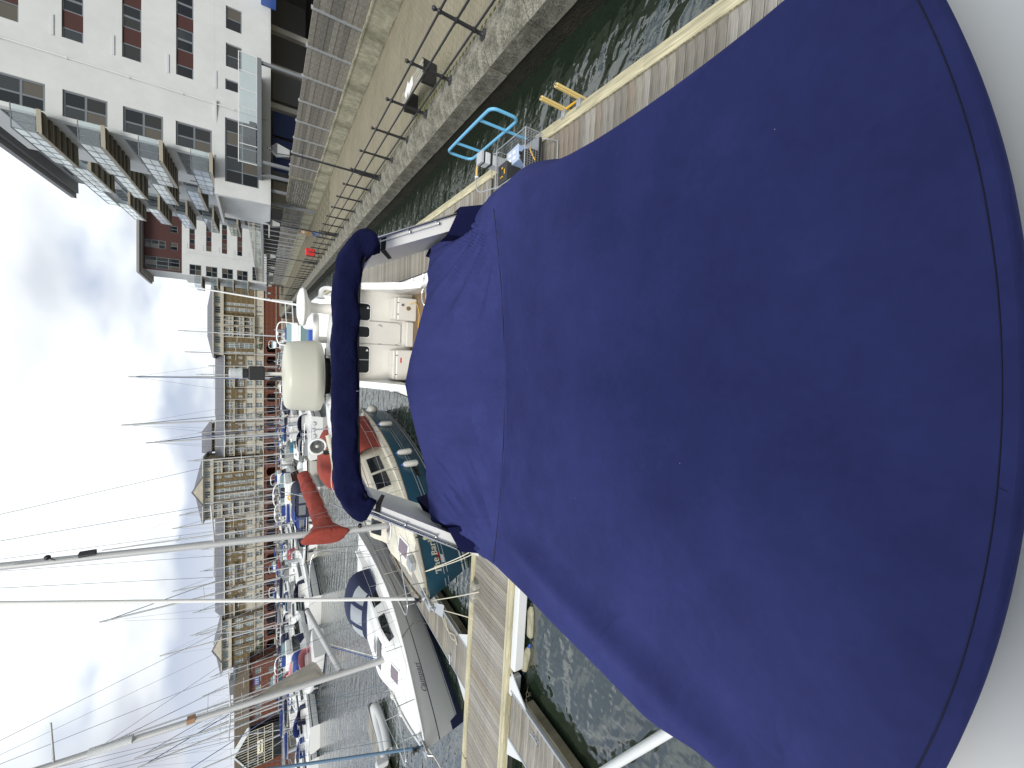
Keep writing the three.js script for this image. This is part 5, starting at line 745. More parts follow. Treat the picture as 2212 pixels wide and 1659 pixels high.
// --- the teal yacht ---
const bar = thing('sailing_yacht', 'teal hulled sailing yacht with red sail cover and cream deck, bow to the walkway', 'sailing yacht', [-6.95, 0, -9.5], -.2);
{
  const teal = mat(.022, .085, .135, .25), cream = mat(.72, .68, .56, .45, { map: T.mottle }), red = mat(.3, .045, .028, .85, { map: T.fabric, bumpMap: B.coarse, bumpScale: .02 }), pale = mat(.72, .74, .72, .4);
  const P = sailYacht(bar, { L: 11.6, B: 1.85, fb: 1.62, fs: 1.25, rake: 1.0, tw: .7, fine: .72, hullM: teal, deckM: cream, toeM: mat(.42, .36, .26, .8, { map: T.wood }), roof: [.14, .64, .82, .66, .5], saloon: .42,
    stripes: [[a => .24, a => .3, pale, 'boot_stripe'], [a => .1, a => .16, pale, 'boot_stripe'], [a => .98 - .12 * a, a => .995 - .12 * a, pale, 'cove_line'], [a => .86 - .12 * a, a => .875 - .12 * a, pale, 'cove_line']],
    windows: [[.375, .46, .74, .93], [.475, .57, .74, .93], [.21, .29, .76, .9]], hatches: [[.17, .225, .3], [.27, .31, .26]], mast: .305, mastH: 15.5, mastR: .1, rakeM: .075, lean: .05, spreaders: [.35, .68], spw: .66, boom: [3.5, 3.9, .09, .45], furl: .045, furlM: mat(.62, .62, .6, .6) });
  const { h, mp } = P;
  // weathered teak side decks
  for (const s of [1, -1]) { const g = sheet((u, v) => { const a = lerp(.01, .95, v), x = s * lerp(.99, a < .14 ? .35 : .74, u); return [x * h.beam(a), P.dy(a, x) + .008, -a * h.L]; }, 4, 30); put('teak_side_deck', g, M.planksZ[1], bar); }
  const by0 = h.sheer(.13);
  hullText(bar, 'name_lettering', 'The Barbara C', font, .2, h, .028, a => 1.06 - .1 * a, 1, mat(.72, .7, .58, .5), .3, .8);
  G().prism([0, 1, 2, 3].map(i => { const a = .055 + (i == 1 || i == 2 ? .02 : 0), y = 1.0 + (i > 1 ? .1 : 0), q = h.at(a + (i > 1 ? .004 : 0), h.vAt(a, y), 1); return [q[0] + .008, q[1], q[2]]; }), [.004, 0, 0]).build('red_emblem', mat(.3, .01, .015, .5), bar);
  G().prism([0, 1, 2, 3].map(i => { const a = .045 + (i == 1 || i == 2 ? .02 : 0), y = .88 + (i > 1 ? .09 : 0), q = h.at(a + (i > 1 ? .004 : 0), h.vAt(a, y), 1); return [q[0] + .008, q[1], q[2]]; }), [.004, 0, 0]).build('white_emblem', pale, bar);
  put('hull_port', sheet((u, v) => { const a = lerp(.34, .385, u), q = h.at(a, h.vAt(a, lerp(.66, .86, v)), 1); q[0] += .008; return q; }, 4, 2), M.glass, bar);
  // saloon windscreen
  for (const s of [.0, 1]) { const g = sheet((u, v) => P.roof(lerp(s ? .53 : .25, s ? .75 : .47, u), lerp(.337, .365, v)), 6, 4, 0, 1, 0, 1), p = g.attributes.position; for (let i = 0; i < p.count; i++) p.setXYZ(i, p.getX(i), p.getY(i) + .012, p.getZ(i) + .012); put('windscreen', g, M.glass, bar); }
  // sail cover: tall apron round the mast, stack along the boom
  const A = P.boomA, Bq = P.boomB;
  put('sail_cover', sheet((u, v) => { const a = v * 2 * PI, f = sstep(.2, 0, u), w = lerp(.27, .2, u), up = lerp(.34, .26, u) + .5 * f, dn = lerp(.2, .16, u) + .36 * f * f; const sn = Math.sin(a), cs = Math.cos(a), wr = 1 + .18 * fbm(u * 5, cs * 1.2, sn * 1.2, 2) + .08 * (1 - Math.abs(Math.sin(u * 30 + v * 11))) + .05 * Math.sin(u * 46 + v * 14 + 4 * fbm(u * 4, v * 3, 5, 2)) * sstep(.12, .3, u) + .06 * Math.sin(v * 24 + u * 12) * sstep(.3, .1, u); const end = u < .005 ? .02 : u < .02 ? .8 : u > .99 ? .05 : 1; return [lerp(A[0], Bq[0], u) + w * cs * wr * end, lerp(A[1], Bq[1], u) + .14 + (sn > 0 ? up : dn) * sn * wr * end, A[2] + .42 - (A[2] + .42 - Bq[2]) * u]; }, 70, 36), red, bar);
  G().box(A[0] + .2, A[0] + .235, A[1] + .12, A[1] + .2, A[2] - .42, A[2] - .3).build('maker_tag', M.yellow, bar);
  G().cyl([A[0], A[1] - .1, A[2]], mp(2.5), .03, .03).cyl([A[0], A[1] - .05, A[2] - 1.5], [0, 2.3, A[2] - .1], .035, .035, 8).build('kicker', M.alu, bar);
  G().lathe([[.07, 0], [.07, .05], [.05, .07], [.055, .12]], .1, 2.75, mp(2.75)[2], 14, 0, 0, -PI / 2).build('mast_winch', M.black, bar);
  G().box(mp(9)[0] + .08, mp(9)[0] + .18, 9.0, 9.3, mp(9)[2] - .06, mp(9)[2] + .06).build('deck_light', M.black, P.mast); G().cyl([mp(9.7)[0], 9.7, mp(9.7)[2]], [mp(9.7)[0] + .3, 9.75, mp(9.7)[2] + .25], .015).ball(mp(9.7)[0] + .3, 9.75, mp(9.7)[2] + .25, .06).build('wind_bracket', M.black, P.mast);
  // red cockpit tent and hood
  const tent = (u, v) => { const a = lerp(.6, .9, v), an = u * PI, hw = 1.32, ht = lerp(1.1, 2.15, sstep(0, .35, v)) * (1 - .12 * sstep(.7, 1, v)); return [-hw * Math.sign(Math.cos(an)) * Math.pow(Math.abs(Math.cos(an)), .7), h.sheer(a) + .05 + ht * Math.pow(Math.sin(an), .55) * (1 + .03 * Math.sin(v * 16)), -a * h.L]; };
  put('cockpit_tent', sheet(tent, 30, 24), red, bar); put('tent_end', sheet((u, v) => { const p = tent(u, 1); return [p[0] * v, lerp(h.sheer(.9), p[1], v), p[2]]; }, 30, 4), red, bar);
  G().tube([tent(.12, .25), tent(.3, .22), tent(.5, .2), tent(.7, .22), tent(.88, .25)].map(p => [p[0] * 1.02, p[1] + .02, p[2]]), .013, 40).build('hood_bow', M.gel, bar);
  for (const s of [-1, 1]) { const hp = []; for (let i = 0; i <= 8; i++) { const a = lerp(.4, .6, i / 8), p = P.roof(.5 + s * .3, a); hp.push([p[0], p[1] + .06, p[2]]); } G().tube(hp, .014, 30).build('handrail', mat(.3, .2, .1, .6), bar); }
  G().rbox(-.16, .16, by0 + .02, by0 + .2, -1.75, -1.35, .04).build('windlass', M.galv, bar);
  G().lathe([[.08, 0], [.09, .12], [.13, .25], [.13, .28]], .3, P.roof(.5, .4)[1], -.41 * h.L, 16).build('cowl_vent', M.gel, bar);
  for (const [x, y, dz] of [[.16, 14, -.02], [-.14, 12.5, .1], [.22, 11, .3], [-.2, 9, -.25]]) G().cyl([x * 4, h.sheer(.3) + .1, mp(2)[2] + dz * 3], mp(y), .006, .006, 4).build('halyard', M.wire, bar);
  // bow gear: rollers, anchor, furling drum, lines
  const by = h.sheer(0); G().rbox(-.12, .12, by, by + .08, -.4, .28, .02).build('bow_roller', M.steel, bar);
  G().tube([[0, by + .1, -.4], [0, by + .07, .15], [0, by - .03, .35]], .028, 16, 8).prism([[-.2, by - .2, .42], [.2, by - .2, .42], [.12, by - .02, .2], [-.12, by - .02, .2]], [0, -.03, .05]).build('anchor', M.galv, bar);
  G().lathe([[.05, 0], [.09, 0], [.09, .02], [.05, .03], [.05, .12], [.09, .13], [.09, .15], [.04, .16]], 0, by + .2, -.14, 18).build('furling_drum', M.black, bar);
  const fl = h.at(.05, 0, 1); for (const [x, z, y] of [[1.9, 1.0, -1.05], [1.55, .85, -1.05]]) G().tube([fl, ppt(fl, [fl[0] + x, .52, z], .5).map((q, i) => i == 1 ? q - .12 : q), [fl[0] + x, .52, z - .1]], .013, 24).build('mooring_rope', M.rope, bar);
  G().tube([[-.1, by, .1], [-.3, by - .6, .35], [-.35, .55, .7]], .013, 20).tube([[.1, by, .1], [.35, by - .6, .45], [.6, .55, .75]], .013, 20).build('mooring_rope', M.rope, bar);
  G().rbox(-.34, .3, .02, .34, .14, .36, .06, 3).build('bow_fender', mat(.42, .4, .36, .8, { map: T.woodZ }), bar).position.set(.45, .32, .3);
}
const fendG = fenderGeo(.6, .12), fendB = G().ball(0, .2, 0, .24, 1, 1.05, 1, 18).cyl([0, .4, 0], [0, .5, 0], .04).geo();
const bwl = (x, y, z) => V3(x, y, z).applyAxisAngle(V3(0, 1, 0), -.2).add(V3(-6.95, 0, -9.5)).toArray();
[[.385, 'white fender hanging amidships on the teal yacht', .06], [.455, 'yellowed white fender on the teal yacht aft of its dark port', .1], [.7, 'pale fender low on the quarter of the teal yacht', .03]].forEach(([a, lab, tl]) => { const h = hullFns({ L: 11.6, B: 1.85, fb: 1.62, fs: 1.25, rake: 1, tw: .7, fine: .72 }), p = h.at(a, .3, 1), f = thing('hull_fender', lab, 'fender', bwl(p[0] + .13, .62, p[2]), -.2); f.rotation.z = tl; put('body', fendG, M.fender, f); G().lathe([[.062, .58], [.045, .63], [0, .66]], 0, 0, 0, 14).lathe([[0, -.01], [.05, .0], [.075, .03]], 0, 0, 0, 14).build('blue_end', M.blue, f); G().cyl([0, .62, 0], [-.1, 1.1, 0], .009).build('lanyard', M.ropeDark, f); });
{ const f = thing('ball_fender', 'big grey ball fender hung over the stern of the teal yacht', 'fender', bwl(1.55, .75, -10.6), 0); put('body', fendB, M.fender, f); G().cyl([0, .5, 0], [-.2, 1.0, 0], .01).build('lanyard', M.ropeDark, f);
  const b = thing('horseshoe_buoy', 'yellow horseshoe lifebuoy hung on the stern rail of the teal yacht', 'lifebuoy', bwl(1.25, 1.75, -11.2), -.2); const pts = []; for (let i = 0; i <= 16; i++) { const a = -PI * .78 + i / 16 * PI * 1.56 + PI / 2; pts.push([.27 * Math.cos(a), .3 + .3 * Math.sin(a), 0]); } G().tube(pts, .085, 60, 12).build('ring', M.yellow, b); G().box(-.3, .3, .02, .06, -.02, .02).build('strap', M.black, b); }
{ const w = thing('bow_cushion_fender', 'small worn fender tied at the bow rail of the teal yacht', 'fender', bwl(1.25, 1.35, -1.1), .4); G().rbox(-.1, .1, -.2, .2, -.09, .09, .05, 3).build('body', mat(.6, .57, .42, .8, { map: T.stain }), w); G().cyl([0, .2, 0], [.02, .42, 0], .03, .02).build('tie', M.black, w); }
// --- the pale grey yacht ---
const camp = thing('sailing_yacht', 'pale grey sailing yacht with navy boot stripe and blue sprayhood moored along the finger', 'sailing yacht', [-11.75, 0, -9.75], .015);
{
  const grey = mat(.56, .56, .54, .22), deck = mat(.8, .8, .78, .4), nv = mat(.012, .016, .06, .3), blue = mat(.014, .022, .07, .8, { map: T.fabric });
  const P = sailYacht(camp, { L: 11.4, B: 1.9, fb: 1.42, fs: 1.15, rake: .35, tw: .86, fine: .86, hullM: grey, deckM: deck, roof: [.2, .66, .5, .66, .45], stripes: [[a => .0, a => .26 - .06 * a, nv, 'boot_stripe'], [a => .3 - .06 * a, a => .315 - .06 * a, nv, 'pin_stripe'], [a => .96 - .16 * a, a => .985 - .16 * a, nv, 'cove_line']],
    windows: [[.32, .44, .73, .9], [.5, .63, .73, .92]], hatches: [[.245, .3, .3], [.4, .44, .25]], mast: .345, mastH: 14.6, mastR: .1, rakeM: .075, spreaders: [.36, .66], spw: .62, boom: [3.1, 4.3, .1, .75], furl: .04, furlM: mat(.09, .16, .24, .7), hood: [.57, 1.75, 1.28, 1.12, blue], frac: 1.2 });
  const { h, mp } = P;
  hullText(camp, 'name_lettering', 'Campari', fontThin, .15, h, .1, a => 1.0 - .1 * a, 1, mat(.12, .12, .13, .5), .5, 1.0);
  // navy flash at the stem, panel windscreen, in-mast sail clew
  put('stem_flash', mergeGeometries([1, -1].map(s => sheet((u, v) => { const a = lerp(0, .03 - .012 * v, u), q = h.at(a, h.vAt(a, lerp(.0, .52, v)), s); q[0] += s * .008; q[2] += .008; return q; }, 4, 4))), nv, camp);
  const gl = sheet((u, v) => P.roof(lerp(.3, .7, u), lerp(.36, .4, v)), 8, 2), gp = gl.attributes.position; for (let i = 0; i < gp.count; i++) gp.setY(i, gp.getY(i) + .012); put('deck_window', gl, M.glass, camp);
  const m0 = mp(3.75), m1 = mp(5.9), sl = mat(.5, .46, .38, .9, { map: T.fabric }); put('furled_sail_clew', sheet((u, v) => { const p = ppt(m0, m1, v), k = Math.sin(PI * Math.pow(v, .8)) * .0 + Math.min(v / .12, 1) * (1 - v); return [p[0] + .04 * Math.sin(u * 6 + v * 3), p[1] - .15 * u, p[2] - .1 - 1.05 * u * k]; }, 12, 20), sl, camp);
  for (const s of [-.05, .05]) G().cyl([P.boomA[0] + s, P.boomA[1] + .17, P.boomA[2] - 1.5], [s, P.my + .15, P.boomA[2] + .05], .014, .014).build('vang_tackle', s < 0 ? M.blue : M.gel, camp);
  G().cyl(P.boomB, ppt(P.boomA, P.boomB, .985), .108, .108, 14).build('boom_end_cap', M.black, camp); G().cyl([0, P.boomB[1], P.boomB[2]], [0, 13.8, mp(13.8)[2]], .006, .006, 4).build('topping_lift', M.galv, camp);
  G().cyl([.12, 8.6, mp(9.2)[2] + .15], [.12, 9.5, mp(9.2)[2] + .1], .11, .11, 14).build('radar_reflector', M.gelOld, P.mast); G().box(.0, .14, 7.2, 7.4, mp(7.3)[2] - .08, mp(7.3)[2] + .1).build('deck_light', mat(.3, .18, .1, .6), P.mast);
  for (const [x, y, z] of [[.5, 14, -2.2], [-.5, 13, -2.6], [.9, 12, -3.4], [-.9, 11, -3.6], [.1, 14.2, -.4], [-1.2, 9.5, -8.5], [1.2, 9.5, -8.5]]) G().cyl([x, h.sheer(.2) + .1, z], mp(y), .0065, .0065, 4).build('halyard', x > 0 && z > -3 ? mat(.06, .14, .2, .8) : M.wire, camp);
  G().rbox(-.14, .14, h.sheer(0), h.sheer(0) + .08, -.5, .18, .02).tube([[0, h.sheer(0) + .1, -.3], [0, h.sheer(0) + .06, .12], [0, h.sheer(0) - .1, .26]], .03, 14, 8).build('bow_roller', M.steel, camp);
  G().lathe([[.05, 0], [.09, 0], [.09, .02], [.05, .03], [.05, .12], [.09, .13], [.09, .15], [.04, .16]], 0, h.sheer(0) + .2, -.14, 18).build('furling_drum', M.black, camp);
  const q = h.at(.26, 0, 1); G().tube([[q[0], q[1] + .03, q[2]], [q[0] + .45, .85, q[2] + .03], [2.02, .56, -.62 - 0]].map((p, i) => i == 2 ? [q[0] + .55, .55, q[2] + .45] : p), .014, 20).build('mooring_rope', M.ropeDark, camp);
  const q2 = h.at(.03, .05, -1); G().tube([q2, [q2[0] - .8, .9, q2[2] + .05], [q2[0] - 1.7, .55, q2[2] + .25]], .014, 20).build('mooring_rope', M.rope, camp);
  for (let i = 0; i < 3; i++) G().cyl([.5 - i * .5, h.sheer(.7), -8.2], [.48 - i * .5, h.sheer(.7) + .95, -8.2], .014).build('hood_frame', M.steel, camp);
  const ws = G().tube([[-1.3, h.sheer(.95), -10.6], [-1.3, 3.1, -10.9], [-1.1, 3.4, -10.95], [1.1, 3.4, -10.95], [1.3, 3.1, -10.9], [1.3, h.sheer(.95), -10.6]], .022, 60, 8).build('stern_arch', M.steel, camp);
  for (const [a, s] of [[.36, -1], [.26, -1]]) { const p = h.at(a, 0, s); G().ball(p[0] * 1.03, p[1] - .15, p[2], .2, .8, 1.2, 1, 14).build('side_fender', M.fender, camp); }
}
// --- motor boat astern, cockpit towards us ---
const nb = thing('motor_boat', 'cream motor boat showing its open teak cockpit, cabin door and dark windows', 'motor boat', [.2, 0, 0]);
{
  const z0 = -10.6, L = 12.6, cr = M.gelCream;
  const hs = (u, v) => { const a = v, b = 1.95 * (a < .45 ? 1 : Math.pow(Math.cos(PI / 2 * (a - .45) / .55), .6)), s = u * 2 - 1, k = Math.abs(s), sh = 1.32 + .75 * a * a; return [Math.sign(s) * b * (k < .4 ? k / .4 * .8 : lerp(.8, 1, (k - .4) / .6)), k < .4 ? -.3 : lerp(-.3, sh, (k - .4) / .6), z0 - L * a - .35 * (sh > 0 ? (k - .4) * a * a : 0)]; };
  put('hull', mergeGeometries([sheet(hs, 40, 40), sheet((u, v) => { const p = hs(u, 0); return [p[0], lerp(p[1], -.3, v), p[2]]; }, 40, 3)]), M.gel, nb);
  for (const s of [-1, 1]) { const gp = []; for (let i = 0; i <= 20; i++) { const p = hs(s > 0 ? 1 : 0, i / 20); gp.push([p[0] * 1.01, p[1] - .06, p[2]]); } G().tube(gp, .045, 60, 8).build('rubbing_strake', M.rubber, nb); G().rbox(s * 1.62, s * 1.95, 1.24, 1.36, z0, z0 - 4.2, .04).build('gunwale', M.gel, nb); G().box(s * 1.6, s * 1.66, .72, 1.3, z0 - .2, z0 - 4).build('cockpit_side', cr, nb); }
  const tk = [[.33, .225, .135], [.37, .26, .16], [.3, .2, .12]].map(c => mat(...c, .8, { map: T.wood }));
  const tp = uvMetres(new THREE.BoxGeometry(3.2, .02, .056)); for (let i = 0; i < 66; i++) { const m = put('teak_plank', tp, tk[i * 7 % 3], nb); m.position.set(0, .79, z0 - .12 - i * .06); }
  G().box(-1.6, 1.6, .7, .775, z0 - .05, z0 - 4.1).build('cockpit_base', M.rubber, nb);
  const zb = -14.4;
  wallPanel('cabin_bulkhead', nb, -1.62, 1.62, .8, 3.0, [[.56, 1.1, 2.3, 2.84], [-1.28, -.38, 2.3, 2.84]], .06, cr).position.z = zb;
  const wf = (x0, x1, par, z) => { const w = G().plate(x0 - .05, x1 + .05, 2.25, 2.89, z + .004, z + .02, .14).build('window_frame', M.gel, par); G().plate(x0 - .015, x1 + .015, 2.285, 2.855, z + .021, z + .025, .11).build('gasket', M.black, w); G().plate(x0, x1, 2.3, 2.84, z + .026, z + .031, .1).build('pane', M.glass, w); G().prism([[x1 - .07, 2.36, z + .032], [x1 - .15, 2.31, z + .032], [x1 - .15, 2.41, z + .032]], [0, 0, .003]).build('sticker', M.gel, w); return w; };
  wf(.56, 1.1, nb, zb); const w3 = wf(-1.28, -.38, nb, zb); G().box(-.85, -.82, 2.3, 2.84, zb + .031, zb + .04).build('divider', M.alu, w3);
  const dr = G().plate(-.24, .52, 1.2, 2.95, zb + .004, zb + .035, .12).build('cabin_door', cr, nb); G().plate(-.08, .36, 2.26, 2.86, zb + .036, zb + .042, .14).build('door_window_frame', M.gel, dr); G().plate(-.04, .32, 2.3, 2.82, zb + .043, zb + .048, .1).build('door_window', M.glass, dr); G().tube([[.4, 2.02, zb + .04], [.42, 2.0, zb + .09], [.36, 1.9, zb + .09]], .014, 12).build('door_handle', M.steel, dr); G().poly([[-.27, 1.17, zb + .012], [.55, 1.17, zb + .012], [.55, 2.98, zb + .012], [-.27, 2.98, zb + .012]], .009, 5, true).build('door_surround', M.galv, nb);
  for (const y of [1.35, 1.95]) G().cyl([-.26, y - .05, zb + .03], [-.26, y + .05, zb + .03], .018).build('door_hinge', M.steel, dr);
  G().rbox(-.3, .6, .8, 1.05, zb + .002, zb + .3, .03).build('door_step', cr, nb);
  const lk = (x0, x1, d) => { const l = G().rbox(x0, x1, .8, 1.5, zb + .002, zb + d, .06, 3).build('locker', cr, nb); G().rbox(x0 + .03, x1 - .03, 1.5, 1.6, zb + .02, zb + d - .02, .03).build('locker_lid', cr, l); for (const x of [x0 + .2, x1 - .2]) { G().cyl([x, 1.45, zb + d + .004], [x, 1.53, zb + d + .012], .016).build('latch', M.steel, l); } return l; };
  const l1 = lk(-1.5, -.42, .62); G().box(-.88, -.7, 1.3, 1.35, zb + .621, zb + .626).build('red_label', mat(.5, .03, .03, .5), l1); G().box(-.97, -.95, 1.52, 1.605, zb + .02, zb + .61).build('lid_gap', M.gelOld, l1);
  const l2 = lk(.62, 1.42, .62); G().cyl([1.15, 1.33, zb + .62], [1.15, 1.33, zb + .66], .05, .045, 16).build('tap', M.steel, l2); G().cyl([1.05, 1.12, zb + .62], [1.05, 1.12, zb + .65], .075, .07, 18).cyl([1.05, 1.12, zb + .65], [1.05, 1.12, zb + .68], .03).build('socket', mat(.4, .3, .18, .4, { metalness: .8 }), l2);
  G().tube([[1.2, 1.1, zb + .66], [1.25, .9, zb + .75], [.9, .815, zb + .9], [.4, .815, zb + .85], [-.1, .815, zb + 1.05], [-.5, .815, zb + 1.3]], .012, 60).build('yellow_hose', M.yellow, nb);
  for (const s of [-1, 1]) { const w = G().prism([[s * 1.56, 1.3, zb], [s * 1.56, 2.9, zb], [s * 1.56, 2.3, zb + .7], [s * 1.56, 1.62, zb + 1.6], [s * 1.56, 1.36, zb + 2.4], [s * 1.56, 1.3, zb + 2.4]], [s * .22, 0, 0]).build('wing_panel', M.gel, nb); for (const z of [z0 - .9, z0 - 1.9]) { G().cyl([s * 1.78, 1.36, z], [s * 1.78, 1.42, z - .02], .02).cyl([s * 1.66, 1.43, z], [s * 1.9, 1.43, z + .05], .022).build('cleat', M.steel, nb); } G().rbox(s * 1.2, s * 1.62, .8, 1.15, zb + 2.4, zb + 3.3, .06, 3).build('stern_seat', M.gel, nb);
    G().tube([[s * 1.85, 1.36, zb + 1.0], [s * 1.86, 1.85, zb + .7], [s * 1.9, 2.1, zb - .6], [s * 1.9, 2.2, zb - 4]], .016, 40).cyl([s * 1.88, 1.45, zb - .6], [s * 1.9, 2.1, zb - .6], .014).cyl([s * 1.88, 1.45, zb - 2.4], [s * 1.9, 2.15, zb - 2.4], .014).build('side_rail', M.steel, nb); }
  G().tube([[1.45, .85, zb + 3.4], [1.45, 1.5, zb + 3.3], [1.25, 1.55, zb + 3.25], [.95, 1.5, zb + 3.35], [.9, .85, zb + 3.4]], .02, 40, 8).build('gate_rail', M.steel, nb);
  // cabin, roof and its gear
  G().rbox(-1.6, 1.6, 1.4, 3.0, zb - .07, -20, .1).build('cabin', M.gel, nb); for (const s of [-1, 1]) G().box(s * 1.603, s * 1.612, 2.1, 2.75, -15, -19.5).build('side_window', M.glass, nb);
  G().rbox(-1.75, 1.75, 3.0, 3.14, -13.7, -20.3, .06, 3).build('roof', M.gel, nb);
  G().rbox(-1.5, 1.5, 3.14, 3.7, -16.5, -19.6, .1).build('flybridge', M.gel, nb); G().prism([[-1.3, 3.7, -19], [1.3, 3.7, -19], [1.2, 4.1, -19.3], [-1.2, 4.1, -19.3]], [0, 0, -.02]).build('flybridge_screen', phys(.1, .16, .16, .05), nb);
  G().rbox(-.3, .3, 3.7, 4.0, -17, -17.5, .05).build('helm_seat', M.blue, nb); G().lathe([[0, .42], [.2, .41], [.3, .36], [.34, .25], [.34, .08], [.28, 0], [0, 0]], .48, 3.78, -17, 28).build('television_dome', M.gel, nb); G().cyl([.48, 3.7, -17], [.48, 3.8, -17], .12, .12, 12).build('dome_stand', M.gel, nb);
  G().rbox(-1.2, 1.2, -.0, .06, -.02, .02, .01).build('foredeck', M.gel, nb).position.set(0, 1.6, -21);
}
// --- generic motor boat for the farther berths: bow at origin, stern towards -z ---
function motorBoat(t, o) {
  const h = hullFns({ L: o.L, B: o.B, fb: 1.7, fs: 1.05, rake: 1.2, tw: .94, fine: .55 }), L = o.L;
  put('hull', toCreasedNormals(mergeGeometries([...[1, -1].map(s => sheet((u, v) => h.at(u, v, s), 24, 6)), sheet((u, v) => h.at(1, v, u * 2 - 1), 6, 4)]), .6), o.hullM ?? M.gel, t);
  put('deck', sheet((u, v) => { const a = lerp(.01, .995, v); return [(u * 2 - 1) * h.beam(a) * .98, h.sheer(a) - .04, -a * L]; }, 4, 14), M.gelOld, t);
  if (o.stripeM) for (const s of [1, -1]) put('stripe', stripeGeo(h, a => .7 - .1 * a, a => .95 - .1 * a, s, 0, 1, 14), o.stripeM, t);
  const hw = o.B * .74, zf = -.26 * L, za = -.72 * L, y0 = 1.1, y1 = o.hh ?? 2.75; const house = G(); const A = [[-hw * .7, y0, zf], [hw * .7, y0, zf], [hw, y0, za], [-hw, y0, za]], Tq = [[-hw * .6, y1, zf - 1.3], [hw * .6, y1, zf - 1.3], [hw * .86, y1, za + .1], [-hw * .86, y1, za + .1]];
  for (let i = 0; i < 4; i++) { const j = (i + 1) % 4; house.quad(A[i], A[j], Tq[j], Tq[i]); } house.quad(...Tq); house.build('deckhouse', M.gel, t);
  const gl = (p, q, r, s, n) => { const c = (a, b, k) => ppt(a, b, k), w = G().quad(c(c(p, q, .05), c(s, r, .05), .42), c(c(p, q, .95), c(s, r, .95), .42), c(c(p, q, .95), c(s, r, .95), .9), c(c(p, q, .05), c(s, r, .05), .9)).build(n, M.glass, t); return w; };
  gl(A[0], A[1], Tq[1], Tq[0], 'windscreen').position.z = .02; gl(A[1], A[2], Tq[2], Tq[1], 'side_window').position.x = .015; gl(A[3], A[0], Tq[0], Tq[3], 'side_window').position.x = -.015;
  if (o.fly) { G().rbox(-hw * .8, hw * .8, y1, y1 + .55, zf - 1.9, za + .2, .12, 2).build('flybridge', M.gel, t); G().prism([[-hw * .7, y1 + .55, zf - 2], [hw * .7, y1 + .55, zf - 2], [hw * .65, y1 + .95, zf - 2.3], [-hw * .65, y1 + .95, zf - 2.3]], [0, 0, -.03]).build('flybridge_screen', phys(.2, .3, .32, .06), t); G().tube([[-hw * .8, y1 + .4, za + .6], [-hw * .75, y1 + 1.5, za + .2], [hw * .75, y1 + 1.5, za + .2], [hw * .8, y1 + .4, za + .6]], .06, 30, 6).build('radar_arch', M.gel, t); G().lathe([[0, .2], [.2, .18], [.24, .1], [.2, 0]], 0, y1 + 1.55, za + .2, 16).build('radome', M.gel, t); G().rbox(-.6, .6, y1 + .55, y1 + 1.0, za + .5, za + .9, .08).build('helm_seat', o.canvasM ?? M.blue, t); }
  if (o.canvasM) { const cz = za - .02; put('cockpit_canopy', sheet((u, v) => { const an = u * PI; return [-hw * 1.02 * Math.sign(Math.cos(an)) * Math.pow(Math.abs(Math.cos(an)), .5), h.sheer(.85) + (y1 - h.sheer(.85)) * Math.pow(Math.sin(an), .4) * (1 - .15 * v), lerp(cz, -.97 * L, v)]; }, 14, 6), o.canvasM, t); put('canopy_back', sheet((u, v) => { const x = lerp(-hw * .98, hw * .98, u); return [x, lerp(h.sheer(.95), y1 - .35 - .25 * Math.pow(u * 2 - 1, 4), v), -.965 * L]; }, 8, 3), o.backM ?? o.canvasM, t); for (const [a, b] of [[.1, .46], [.54, .9]]) G().box(lerp(-hw, hw, a), lerp(-hw, hw, b), h.sheer(.95) + .5, y1 - .65, -.969 * L, -.966 * L).build('canopy_window', phys(.16, .17, .18, .1), t); }
  G().poly([[-o.B * .8, h.sheer(.3) + .65, -.34 * L], [-o.B * .6, h.sheer(.1) + .75, -.12 * L], [0, h.sheer(0) + .8, -.02 * L], [o.B * .6, h.sheer(.1) + .75, -.12 * L], [o.B * .8, h.sheer(.3) + .65, -.34 * L]], .02, 5).build('bow_rail', M.steel, t);
  G().rbox(-o.B * .8, o.B * .8, .28, .36, -L - .75, -L + .02, .04).build('bathing_platform', M.gelOld, t); return h;
}
// motor yacht with its name on the transom
{
  const t = thing('motor_yacht', 'white motor yacht with navy cockpit canopy and lettered transom behind the red sail cover', 'motor yacht', [-17.6, 0, -59.2], PI - .06);
  const h = motorBoat(t, { L: 12.4, B: 2.15, fly: true, canvasM: mat(.016, .02, .05, .8, { map: T.fabric }), hh: 2.9 });
  for (const [s, y] of [['SOUTHERN', .78], ['STAR', .5]]) { const g = new TextGeometry(s, { font: fontSans, size: .22, depth: .012, curveSegments: 3 }); g.computeBoundingBox(); const w = g.boundingBox.max.x; g.rotateY(PI); put('name_lettering', uvMetres(g), M.black, t).position.set(1.85 - (1.2 - w) / 2 * 0 - .0, y, -12.4 - .27); }
  put('lifebuoy', G().add(new THREE.TorusGeometry(.24, .07, 8, 24), .3, 2.95, -9.2, .3).geo(), M.yellow, t);
  G().cyl([-.8, 1.2, -12.3], [-1.6, 3.9, -11.6], .05, .04, 8).build('davit', M.alu, t);
  for (const [x, z] of [[2.2, -4], [2.25, -6.5]]) { const f = put('side_fender', fendG, mat(.02, .025, .035, .6), t); f.position.set(x, .35, z); }
}
